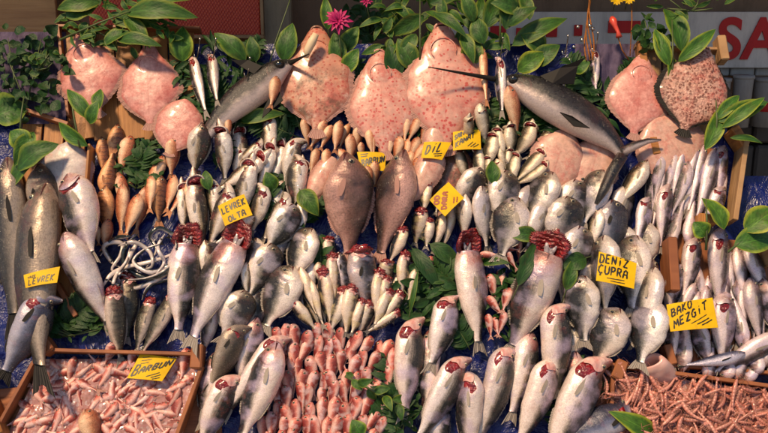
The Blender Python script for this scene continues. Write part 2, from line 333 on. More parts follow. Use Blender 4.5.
# ------------------------------------------------------------------ wood, tarp, card, leaves, walls
def wood_mat(name, c1, c2, k=1.0, rough=0.62):
    N = NT(name); tc = N.n('TexCoord'); oi = N.n('ObjectInfo')
    mp = N.mapv(tc.outputs['UV'], (3.0 * k, 40.0 * k, 1)); cb = N.n('CombineXYZ'); N.put(cb.inputs[0], N.math('MULTIPLY', oi.outputs['Random'], 30.0)); N.put(cb.inputs[1], N.math('MULTIPLY', oi.outputs['Random'], 11.0))
    ad = N.n('VectorMath', operation='ADD'); N.put(ad.inputs[0], mp); N.put(ad.inputs[1], cb.outputs[0])
    n = N.noise(ad.outputs[0], 1.2, 6, 0.65, 0.6); n2 = N.noise(tc.outputs['Object'], 3.0, 4, 0.6); n3 = N.noise(ad.outputs[0], 6.0, 2)
    c = N.ramp(n, [(0.3, c2), (0.62, c1)]); c = N.mix(N.ramp(n2, [(0.5, 0.0), (0.72, 0.5)]), c, tuple(x * 0.35 for x in c1))
    return N.set(col=c, rough=N.ramp(n2, [(0.3, rough - 0.15), (0.7, rough + 0.1)]), spec=0.35, coat=0.12, coatr=0.25, normal=N.bump(N.math('ADD', n, n3), 0.4, 0.004))
M['wood'] = wood_mat('crate_wood', (0.48, 0.21, 0.06), (0.24, 0.09, 0.025))
M['wood_red'] = wood_mat('wet_crate_wood', (0.36, 0.13, 0.05), (0.16, 0.05, 0.02))
M['wood_pale'] = wood_mat('pale_crate_wood', (0.48, 0.29, 0.14), (0.28, 0.15, 0.07))
M['wood_brown'] = wood_mat('backdrop_wood', (0.60, 0.32, 0.13), (0.42, 0.20, 0.08), 0.5)
def tarp():
    N = NT('blue_tarpaulin'); tc = N.n('TexCoord'); o = tc.outputs['Object']
    n = N.noise(o, 7.0, 5, 0.6, 1.0); n2 = N.noise(o, 40.0, 3)
    wv = N.voro(N.mapv(o, (1, 1, 1)), 9.0, 'DISTANCE_TO_EDGE')
    c = N.ramp(n, [(0.3, (0.003, 0.006, 0.055)), (0.7, (0.007, 0.015, 0.15))])
    h = N.math('ADD', N.math('MULTIPLY', n, 1.6), N.math('MULTIPLY', wv, -0.3))
    return N.set(col=c, rough=0.30, spec=0.45, normal=N.bump(h, 0.7, 0.03))
M['tarp'] = tarp()
def leaf_mat(name, c1, c2, edge, edgeamt):
    N = NT(name); tc = N.n('TexCoord'); oi = N.n('ObjectInfo'); sp = N.n('SeparateXYZ'); N.put(sp.inputs[0], tc.outputs['UV']); u, v = sp.outputs[0], sp.outputs[1]
    a = N.math('ABSOLUTE', N.math('SUBTRACT', v, 0.5))
    n = N.noise(tc.outputs['UV'], 5.0, 4, 0.6)
    c = N.ramp(n, [(0.35, c1), (0.7, c2)])
    e = N.ramp(N.math('ADD', a, N.math('MULTIPLY', N.math('SUBTRACT', n, 0.5), 0.22)), [(0.33, 0.0), (0.47, edgeamt)]); c = N.mix(e, c, edge)
    vein = N.math('SINE', N.math('MULTIPLY', N.math('ADD', u, N.math('MULTIPLY', a, -0.7)), 52.0)); vm = N.ramp(vein, [(0.8, 0.0), (1.0, 0.07)])
    c = N.mix(vm, c, tuple(min(1, x * 1.9) for x in c2))
    mr = N.ramp(a, [(0.0, 0.4), (0.02, 0.0)]); c = N.mix(mr, c, tuple(min(1, x * 2.4) for x in c2))
    c = N.mix(N.ramp(N.noise(tc.outputs['Object'], 22.0, 5, 0.7), [(0.55, 0.0), (0.75, 0.6)]), c, (0.06, 0.05, 0.012))
    c = N.mix(1.0, c, N.ramp(oi.outputs['Random'], [(0.0, (0.6, 0.65, 0.7)), (0.5, (1.0, 1.0, 1.0)), (1.0, (1.35, 1.1, 0.9))]), 'MULTIPLY')
    return N.set(col=c, rough=0.5, spec=0.3, normal=N.bump(N.math('ADD', N.math('MULTIPLY', vein, .12), N.math('MULTIPLY', n, 2.5)), 0.3, 0.004))
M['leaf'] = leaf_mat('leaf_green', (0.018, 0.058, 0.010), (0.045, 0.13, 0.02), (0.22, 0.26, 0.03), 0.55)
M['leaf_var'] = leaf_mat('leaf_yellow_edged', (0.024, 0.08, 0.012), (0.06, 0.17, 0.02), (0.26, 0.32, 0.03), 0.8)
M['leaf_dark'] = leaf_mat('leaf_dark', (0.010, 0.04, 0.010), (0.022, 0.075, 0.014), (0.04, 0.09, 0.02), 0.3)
M['stem'] = plain('stem_green', (0.07, 0.10, 0.03), 0.5)
def card_mat():
    N = NT('yellow_card'); tc = N.n('TexCoord'); n = N.noise(tc.outputs['Object'], 12.0, 5, 0.65)
    c = N.ramp(n, [(0.3, (0.62, 0.36, 0.002)), (0.7, (0.78, 0.50, 0.004))])
    c = N.mix(N.ramp(N.noise(tc.outputs['Object'], 30.0, 4), [(0.62, 0.0), (0.75, 0.5)]), c, (0.40, 0.20, 0.02))
    return N.set(col=c, rough=0.6, spec=0.25, normal=N.bump(n, 0.2, 0.004))
M['card'] = card_mat()
M['ink'] = plain('black_marker', (0.012, 0.010, 0.010), 0.45)
M['ink_red'] = plain('red_marker', (0.30, 0.05, 0.01), 0.45)
def mesh_net():
    N = NT('red_netting'); tc = N.n('TexCoord')
    mp = N.mapv(tc.outputs['UV'], (1, 1, 1)); r = N.n('Mapping'); N.put(r.inputs[0], tc.outputs['UV']); r.inputs['Rotation'].default_value = (0, 0, R(52)); r.inputs['Scale'].default_value = (95, 60, 1)
    br = N.voro(r.outputs[0], 1.0, 'F1', 0, 0.15)
    n = N.noise(tc.outputs['UV'], 4.0, 4)
    c = N.mix(N.ramp(br, [(0.25, 0.0), (0.5, 1.0)]), (0.92, 0.14, 0.06), (0.60, 0.045, 0.025)); c = N.mix(N.math('MULTIPLY', n, 0.35), c, (0.2, 0.03, 0.018))
    return N.set(col=c, rough=0.5, spec=0.4, normal=N.bump(br, 0.6, 0.006))
M['net'] = mesh_net()
def cloth_mat(name, c1, c2, sc=60.0):
    N = NT(name); tc = N.n('TexCoord'); o = tc.outputs['Object']
    n = N.noise(o, 6.0, 4); n2 = N.noise(N.mapv(o, (1, 1, 0.2)), sc, 3)
    return N.set(col=N.mix(n2, N.mix(n, c1, c2), tuple(x * 0.4 for x in c1)), rough=0.75, spec=0.2, normal=N.bump(N.math('ADD', n, n2), 0.6, 0.01))
M['purple'] = cloth_mat('purple_net_cloth', (0.10, 0.08, 0.17), (0.17, 0.12, 0.17))
M['twine'] = cloth_mat('orange_twine', (0.55, 0.20, 0.04), (0.35, 0.11, 0.03), 200)
def wall_mat(name, c1, c2, dirt=0.5):
    N = NT(name); tc = N.n('TexCoord'); o = tc.outputs['Object']
    n = N.noise(o, 3.0, 6, 0.65); n2 = N.noise(o, 24.0, 4, 0.6)
    c = N.mix(n, c1, c2); c = N.mix(N.ramp(N.noise(N.mapv(o, (3, 3, 0.7)), 3.0, 5, 0.7), [(0.45, 0.0), (0.7, dirt)]), c, tuple(x * 0.35 for x in c1))
    return N.set(col=c, rough=0.7, spec=0.3, normal=N.bump(N.math('ADD', n, n2), 0.3, 0.01))
M['banner'] = wall_mat('banner_white', (0.72, 0.66, 0.60), (0.62, 0.56, 0.51))
M['banner_red'] = wall_mat('banner_red', (0.62, 0.035, 0.035), (0.48, 0.025, 0.025), 0.3)
M['grey'] = wall_mat('grey_plastic_box', (0.46, 0.44, 0.42), (0.26, 0.25, 0.24))
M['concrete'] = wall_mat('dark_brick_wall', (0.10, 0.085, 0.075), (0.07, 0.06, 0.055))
M['brown_wall'] = wall_mat('brown_wall', (0.30, 0.19, 0.12), (0.20, 0.12, 0.075))
M['post'] = wall_mat('beige_post', (0.42, 0.33, 0.22), (0.33, 0.25, 0.16))
M['paving'] = wall_mat('paving', (0.22, 0.20, 0.18), (0.15, 0.14, 0.13))
M['canvas'] = wall_mat('added_canvas', (0.30, 0.12, 0.10), (0.26, 0.10, 0.09), 0.2)
M['steel'] = plain('hook_steel', (0.55, 0.52, 0.48), 0.25, metal=1.0)
def ice_mat():
    N = NT('pink_crushed_ice'); tc = N.n('TexCoord'); o = tc.outputs['Object']
    v = N.voro(o, 90.0, 'F1', 1); n = N.noise(o, 14.0, 4)
    s = N.n('SeparateXYZ'); N.put(s.inputs[0], v)
    c = N.mix(n, (0.50, 0.26, 0.22), (0.36, 0.14, 0.11)); c = N.mix(N.ramp(s.outputs[0], [(0.6, 0.0), (1.0, 0.55)]), c, (0.72, 0.58, 0.56))
    return N.set(col=c, rough=0.18, spec=0.6, sss=0.0, coat=0.6, coatr=0.05, normal=N.bump(N.math('ADD', s.outputs[1], n), 0.8, 0.006))
M['ice'] = ice_mat()
def shrimp_mat():
    N = NT('shrimp_shell'); tc = N.n('TexCoord'); oi = N.n('ObjectInfo'); sp = N.n('SeparateXYZ'); N.put(sp.inputs[0], tc.outputs['UV']); u, v = sp.outputs[0], sp.outputs[1]
    n = N.noise(tc.outputs['Object'], 9.0, 4)
    c = N.mix(n, (0.76, 0.33, 0.25), (0.56, 0.16, 0.11))
    c = N.mix(N.ramp(v, [(0.2, 0.55), (0.6, 0.0)]), c, (0.70, 0.40, 0.32))
    seg = N.math('SINE', N.math('MULTIPLY', u, 56.0)); c = N.mix(N.ramp(seg, [(0.7, 0.0), (1.0, 0.25)]), c, (0.30, 0.06, 0.045))
    c = N.mix(1.0, c, N.ramp(oi.outputs['Random'], [(0.0, (0.55, 0.5, 0.5)), (1.0, (1.05, 1.1, 1.1))]), 'MULTIPLY')
    return N.set(col=c, rough=0.28, spec=0.5, coat=0.5, coatr=0.1, normal=N.bump(seg, 0.25, 0.003))
M['shrimp'] = shrimp_mat()
M['garfish'] = fish_mat('garfish_skin', (0.82, 0.76, 0.72), (0.36, 0.35, 0.35), (0.03, 0.05, 0.055), 1.0, 30, redamt=0.03, lo=0.45, hi=0.75, metal=0.12, lat=0.0)
def petal():
    N = NT('magenta_petal'); tc = N.n('TexCoord'); sp = N.n('SeparateXYZ'); N.put(sp.inputs[0], tc.outputs['UV'])
    return N.set(col=N.mix(sp.outputs[0], (0.18, 0.004, 0.05), (0.50, 0.02, 0.14)), rough=0.5, spec=0.3)
M['petal'] = petal()
# ------------------------------------------------------------------ fish shapes: tables of (place along the body, half height above, half height below, half thickness)
PR = dict(
 bream=[(0,.10,.09,.07),(.04,.25,.19,.14),(.10,.38,.31,.19),(.20,.48,.45,.24),(.36,.50,.50,.25),(.55,.45,.47,.23),(.72,.33,.33,.16),(.88,.15,.14,.08),(1,.11,.11,.04)],
 pale=[(0,.06,.06,.05),(.05,.20,.16,.12),(.12,.34,.30,.22),(.24,.46,.46,.28),(.4,.50,.50,.30),(.6,.40,.40,.24),(.78,.24,.22,.15),(.9,.12,.11,.08),(1,.10,.10,.05)],
 bass=[(0,.08,.09,.08),(.04,.19,.20,.17),(.10,.31,.33,.27),(.19,.43,.45,.34),(.32,.50,.50,.36),(.58,.47,.46,.33),(.76,.35,.33,.23),(.91,.19,.18,.12),(1,.16,.15,.06)],
 basscut=[(0,.36,.36,.26),(.06,.42,.42,.32),(.14,.46,.47,.34),(.24,.49,.50,.36),(.42,.50,.50,.36),(.6,.43,.42,.31),(.78,.27,.26,.19),(.92,.15,.14,.10),(1,.14,.13,.06)],
 mullet=[(0,.10,.13,.10),(.03,.26,.22,.18),(.09,.41,.33,.28),(.18,.49,.43,.33),(.33,.47,.45,.32),(.52,.35,.34,.25),(.72,.21,.20,.15),(.92,.10,.10,.07),(1,.12,.11,.05)],
 perch=[(0,.06,.07,.06),(.05,.18,.16,.13),(.13,.36,.31,.22),(.26,.49,.45,.28),(.4,.50,.50,.29),(.6,.40,.39,.23),(.8,.22,.20,.13),(.93,.11,.11,.07),(1,.11,.11,.04)],
 croaker=[(0,.05,.06,.06),(.04,.15,.13,.13),(.10,.27,.23,.20),(.20,.42,.38,.28),(.34,.50,.50,.33),(.52,.46,.50,.31),(.7,.34,.36,.23),(.88,.17,.17,.11),(1,.12,.12,.05)],
 bassturn=[(0,.07,.08,.08),(.04,.14,.15,.13),(.10,.22,.24,.20),(.17,.31,.36,.27),(.25,.42,.48,.33),(.36,.50,.50,.36),(.58,.47,.46,.33),(.76,.35,.33,.23),(.91,.19,.18,.12),(1,.16,.15,.06)],
 whiting=[(0,.10,.11,.09),(.05,.24,.24,.20),(.12,.36,.38,.29),(.22,.45,.50,.35),(.38,.48,.52,.36),(.6,.40,.40,.29),(.8,.24,.22,.17),(.93,.13,.13,.09),(1,.12,.12,.05)])
for k, v in dict(small='whiting', bluefish='bass', mackerel='bass', barred='bass', sardine='whiting', orange='whiting', greybass='bass', bluebass='bass', bluebream='bream', garfish='whiting').items(): PR[k] = PR[v]
ASP = dict(bream=2.35, pale=3.0, bass=3.9, mullet=3.7, perch=3.0, croaker=2.9, whiting=4.6, small=4.2, bluefish=3.7, mackerel=4.4, barred=4.4, sardine=6.5, orange=3.9, greybass=3.9, bluebass=3.9, bluebream=2.35)
FIN = dict(bream='fin_grey', pale='fin_grey', bass='fin_grey', mullet='fin_pink', perch='fin_orange', croaker='fin_pink', whiting='fin_grey', small='fin_grey', bluefish='fin_grey', mackerel='fin_dark', barred='fin_grey', sardine='fin_dark', orange='fin_orange', greybass='fin_dark', bluebass='fin_dark', bluebream='fin_dark')
CAT = dict(bream='sea bream', pale='bream', bass='sea bass', mullet='red mullet', perch='barred fish', croaker='brown fish', whiting='whiting', small='small fish', bluefish='bluefish', mackerel='bonito', barred='striped fish', sardine='sardine', orange='orange mullet', greybass='sea bass', bluebass='sea bass', bluebream='sea bream')
NAM = {k: v.replace(' ', '_') for k, v in CAT.items()}
BODY = 0.86
def bodyx(t): return 0.5 - BODY * t
def bend_y(x, bend, A):                                     # sideways bend of the backbone, in widths
    return bend * ((0.5 - x) ** 2 - 0.25) * A * 0.5
def prof(kind, t):
    p = PR[kind]
    return (lerp_prof([(a[0], a[1]) for a in p], t), lerp_prof([(a[0], a[2]) for a in p], t), lerp_prof([(a[0], a[3]) for a in p], t))
def skin_pt(kind, t, th, A, bend, grow=1.0, seed=0):
    a, b, k = prof(kind, t); s, c = math.sin(th), math.cos(th)
    y = (a if s > 0 else b) * s; z = k * (abs(c) ** 0.85) * (1 if c > 0 else -1)
    tg = 0.252 - 0.62 * ((s * .5 + .5) - 0.46) ** 2         # gill cover edge: a small real step
    if t < tg and t > 0.08: g = 1 + 0.035 * min(1, (t - 0.08) / 0.08) * abs(c)
    else: g = 1.0
    n = noise.noise(Vector((t * 5 + seed * 3.1, s * 1.2 + seed, c * 1.2))) * 0.07 + noise.noise(Vector((t * 16 + seed, s * 2.5, c * 2.5 + seed))) * 0.025
    x = bodyx(t)
    return Vector((x, y * (g + n) * grow + bend_y(x, bend, A), z * (g + n) * grow))
def loft(mb, kind, A, bend, nr, ns, seed, m=0, t0=0.0):
    ts = []
    for i in range(nr + 1):
        f = i / nr; ts.append(t0 + (1 - t0) * (0.55 * f + 0.45 * (f * f)))
    V, U, F = [], [], []
    for t in ts:
        for j in range(ns + 1):
            th = 2 * math.pi * j / ns - math.pi / 2
            V.append(skin_pt(kind, t, th, A, bend, seed=seed)); U.append((t, math.sin(th) * .5 + .5))
    n1 = ns + 1
    for i in range(nr):
        for j in range(ns): F.append((i*n1+j, (i+1)*n1+j, (i+1)*n1+j+1, i*n1+j+1))
    for i, t in ((0, ts[0]), (nr, 1.0)):
        c = Vector((bodyx(t) + (0.012 if i == 0 else 0), bend_y(bodyx(t), bend, A), 0)); V.append(c); U.append((t, 0.5)); ci = len(V) - 1
        for j in range(ns): F.append((i*n1+j+1, ci, i*n1+j) if i else (i*n1+j, ci, i*n1+j+1))
    mb.add(V, F, U, m)
def tailfin(mb, A, bend, m=0, spread=0.30, seed=0):
    V, U, F = [], [], []; nx, ny = 5, 10
    rr = random.Random(seed)
    for i in range(nx + 1):
        f = i / nx
        for j in range(ny + 1):
            g = j / ny * 2 - 1; ln = 0.14 * (0.62 + 0.38 * abs(g) ** 1.3) + rr.uniform(-.003, .003)
            x = bodyx(1.0) + 0.012 - ln * f * 1.15; hw = 0.12 + (spread - 0.12) * f ** 0.8
            V.append(Vector((x, g * hw + bend_y(x, bend, A), 0.035 * math.sin(g * 9) * f))); U.append((f, j / ny))
    n1 = ny + 1
    for i in range(nx):
        for j in range(ny): F.append((i*n1+j, i*n1+j+1, (i+1)*n1+j+1, (i+1)*n1+j))
    mb.add(V, F, U, m)
def eyes(mb, kind, A, bend, r=0.075, t=0.10, m0=0, m1=1, sides=(1, -1)):
    for s in sides:
        th = 0.26 if s > 0 else math.pi - 0.26
        c = skin_pt(kind, t, th, A, bend); nz = s
        for rad, hgt, mm in ((r, 0.03, m1), (r * 0.70, 0.050, m0)):
            V, F = [], []; n = 12
            V.append(c + Vector((0, 0, nz * hgt)))
            for q, (rf, hf) in enumerate(((0.5, 0.85), (0.85, 0.5), (1.0, 0.0), (1.0, -1.2))):
                for k in range(n):
                    a = 2 * math.pi * k / n; V.append(c + Vector((math.cos(a) * rad * rf / A, math.sin(a) * rad * rf, nz * hgt * hf)))
            for k in range(n): F.append((0, 1 + k, 1 + (k + 1) % n))
            for q in range(3):
                for k in range(n): F.append((1+q*n+k, 1+(q+1)*n+k, 1+(q+1)*n+(k+1)%n, 1+q*n+(k+1)%n))
            mb.add(V, F, None, mm)
def pectoral(mb, kind, A, bend, m=0, vs=1):
    for s in (vs,):
        th0 = -0.25 if s > 0 else math.pi + 0.25; V, U, F = [], [], []
        for i in range(6):
            f = i / 5; t = 0.27 + 0.17 * f; wd = 0.055 * math.sin(math.pi * min(1, f * 0.75 + 0.08)) + 0.012
            for j in range(4):
                g = j / 3 * 2 - 1; p = skin_pt(kind, t, th0, A, bend, 1.0)
                V.append(p + Vector((0, g * wd - 0.10 * f, s * (0.008 + 0.028 * f)))); U.append((f, j / 3))
        for i in range(5):
            for j in range(3): F.append((i*4+j, i*4+j+1, (i+1)*4+j+1, (i+1)*4+j))
        mb.add(V, F, U, m)
def dorsal(mb, kind, A, bend, m=0, which=(0, 1)):
    for t0, t1, th, hh in [((0.32, 0.80, math.pi / 2, 0.085), (0.60, 0.80, -math.pi / 2, 0.07))[w_] for w_ in which]:
        V, U, F = [], [], []; n = 16
        for i in range(n + 1):
            f = i / n; t = t0 + (t1 - t0) * f; p = skin_pt(kind, t, th, A, bend)
            h = hh * (math.sin(math.pi * (f * 0.9 + 0.08)) ** 0.5) * (1.0 if i % 2 else 0.72); sg = 1 if th > 0 else -1
            for q in range(3): V.append(p + Vector((-0.02 * q / 2, sg * (h * q / 2 - 0.02), 0.03 * q / 2))); U.append((q / 2, f * 2))
        for i in range(n):
            for q in range(2): F.append((i*3+q, i*3+q+1, (i+1)*3+q+1, (i+1)*3+q))
        mb.add(V, F, U, m)
def patch(mb, kind, A, bend, th0, th1, tf0, tf1, g0, g1, m=0, nt=5, nth=12, skinuv=False):
    V, U, F = [], [], []
    for i in range(nt + 1):
        f = i / nt
        for j in range(nth + 1):
            q = j / nth; th = th0 + (th1 - th0) * q; env = math.sin(math.pi * q) ** 0.6
            ta, tb = tf0(th), tf1(th); tm = (ta + tb) / 2; t = tm + ((ta if f < .5 else tb) - tm) * abs(2 * f - 1) * env
            g = g0 + (g1 - g0) * f
            V.append(skin_pt(kind, t, th, A, bend, 1 + (g - 1) * env)); U.append((min(t, .22), math.sin(th) * .5 + .5) if skinuv else (f, q))
    n1 = nth + 1
    for i in range(nt):
        for j in range(nth): F.append((i*n1+j, (i+1)*n1+j, (i+1)*n1+j+1, i*n1+j+1))
    mb.add(V, F, U, m)
def gill_edge(th): return 0.252 - 0.62 * ((math.sin(th) * .5 + .5) - 0.46) ** 2
def lump(mb, c, rx, ry, rz, seed, m=0, amp=0.35, n=14, k=10, fr=2.2):
    V, F = [], []
    for i in range(k + 1):
        ph = math.pi * i / k
        for j in range(n):
            a = 2 * math.pi * j / n; d = Vector((math.cos(ph), math.sin(ph) * math.cos(a), math.sin(ph) * math.sin(a)))
            g = 1 + amp * noise.noise(d * fr + Vector((seed * 7.7, seed, 0))) + amp * 0.6 * noise.noise(d * fr * 2.6 + Vector((seed, 0, 3)))
            V.append(Vector(c) + Vector((d.x * rx * g, d.y * ry * g, d.z * rz * g)))
    for i in range(k):
        for j in range(n): F.append((i*n+j, i*n+(j+1)%n, (i+1)*n+(j+1)%n, (i+1)*n+j))
    mb.add(V, F, None, m)
def collar(mb, mj, kind, A, bend, seed, vs):
    """The throat pulled open: an oval rim of red gill frills that faces outwards, with silver jaws inside."""
    a, b, k = prof(kind, 0.0); n = 132; rr = random.Random(seed); cx, cy = 0.5 + .22 / A, bend_y(0.5, bend, A)
    rings = [(1.0, -.28, 0.0), (1.10, -.06, .03), (1.22, .12, .10), (1.30, .26, .16), (1.08, .30, .13), (.84, .16, .05), (.66, -.05, .02), (.4, -.16, 0), (.02, -.2, 0)]
    jit = [rr.uniform(-1, 1) for _ in range(n)]; V, F = [], []
    for q, (g, z, amp) in enumerate(rings):
        for j in range(n):
            th = 2 * math.pi * j / n; w_ = jit[j // 4] * amp * .45 + (amp * .35 if j % 2 else -amp * .35)
            lob = 1 + (.07 * math.sin(th * 3 + seed) + .05 * math.sin(th * 5 + seed * 2)) * min(1, amp * 9)
            rx = (.50 if math.cos(th) > 0 else .40) * (g + w_) * lob; ry = .36 * (g + w_) * lob
            V.append(Vector((cx + math.cos(th) * rx / A, cy + math.sin(th) * ry, vs * (k * .75 * z * 2 + .02 + w_ * .3 + .10 * math.cos(th)))))
    for q in range(len(rings) - 1):
        for j in range(n): F.append((q*n+j, q*n+(j+1)%n, (q+1)*n+(j+1)%n, (q+1)*n+j) if vs > 0 else (q*n+j, (q+1)*n+j, (q+1)*n+(j+1)%n, q*n+(j+1)%n))
    mb.add(V, F)
    del mj.V[:]
    global _jaws
    _jaws = []
    for (x0, y0, x1, y1, z1, r) in ((-.34, .02, .20, .12, .02, .07), (-.34, -.03, .16, -.13, .02, .06), (-.20, .00, .22, -.01, -.04, .09)):
        m_ = MB(); pts = [Vector((cx + (x0 + (x1 - x0) * f) / A, cy + y0 + (y1 - y0) * f, vs * (-.05 + (z1 + .05) * math.sin(f * 1.5)))) for f in (0, .25, .5, .75, .93, 1)]
        V, F = [], []; nn = 12
        for i, p in enumerate(pts):
            rd = r * (.7, 1, .95, .7, .35, .05)[i]
            for jj in range(nn): a_ = 2 * math.pi * jj / nn; V.append(p + Vector((-.35 * math.sin(a_) * rd / A, math.cos(a_) * rd, math.sin(a_) * rd * .45)))
        for i in range(len(pts) - 1):
            for jj in range(nn): F.append((i*nn+jj, i*nn+(jj+1)%nn, (i+1)*nn+(jj+1)%nn, (i+1)*nn+jj))
        m_.add(V, F); _jaws.append(m_)
def turn(me, A, phi, xp=0.33, ell=0.55):
    """Bend everything ahead of xp sideways by phi, as a head twisted on its neck."""
    for v in me.vertices:
        s = (v.co.x - xp) * A
        if s <= 0: continue
        f = min(1.0, s / ell); a = phi * f; Rr = ell / phi if abs(phi) > 1e-4 else 1e6
        cx = abs(Rr) * math.sin(abs(phi) * f); cy = Rr * (1 - math.cos(phi * f)); over = max(0, s - ell)
        cx += over * math.cos(phi); cy += over * math.sin(phi)
        y = v.co.y; v.co.x = xp + (cx - y * math.sin(a)) / A; v.co.y = cy + y * math.cos(a); v.co.z *= 1 + .10 * f
def dish(mb, mr, mj, kind, A, bend, seed, vs):
    """A throat cut across: pale rim, smooth crimson hollow and the narrow snout folded back behind it."""
    a, b, k = prof(kind, 0.0); n = 28; cy = bend_y(.5, bend, A)
    def rings(m_, rs):
        V, F = [], []
        for (g, z) in rs:
            for j in range(n):
                th = 2 * math.pi * j / n; lob = 1 + .07 * math.sin(th * 2 + seed) + .05 * math.sin(th * 3 + seed * 2)
                V.append(Vector((.5 + (.10 + math.cos(th) * .36 * g * lob) / A, cy + math.sin(th) * .42 * g * lob, vs * (k * .5 + z + .16 * math.cos(th)))))
        for q in range(len(rs) - 1):
            for j in range(n): F.append((q*n+j, q*n+(j+1)%n, (q+1)*n+(j+1)%n, (q+1)*n+j))
        m_.add(V, F, [(.1, .3)] * len(V))
    rings(mr, [(.92, -.45), (1.0, -.10), (1.04, .02), (.98, .06), (.86, .02), (.84, -.04)]); rings(mb, [(.90, .0), (.70, -.03), (.55, .03), (.40, -.02), (.22, .03), (.02, 0)])
    pts = [Vector((.5 + (.25 + .62 * f) / A, cy + .10 * math.sin(seed) * f, vs * (.02 + .05 * f))) for f in (0, .3, .6, .85, 1)]
    V, F = [], []; nn = 12
    for i, p in enumerate(pts):
        rd = (.26, .24, .18, .10, .02)[i]
        for jj in range(nn): a_ = 2 * math.pi * jj / nn; V.append(p + Vector((0, math.cos(a_) * rd, math.sin(a_) * rd * .8)))
    for i in range(len(pts) - 1):
        for jj in range(nn): F.append((i*nn+jj, i*nn+(jj+1)%nn, (i+1)*nn+(jj+1)%nn, (i+1)*nn+jj))
    mj.add(V, F, [(.06, .5 + .4 * math.cos(2 * math.pi * (i % nn) / nn)) for i in range(len(V))])
_cache = {}
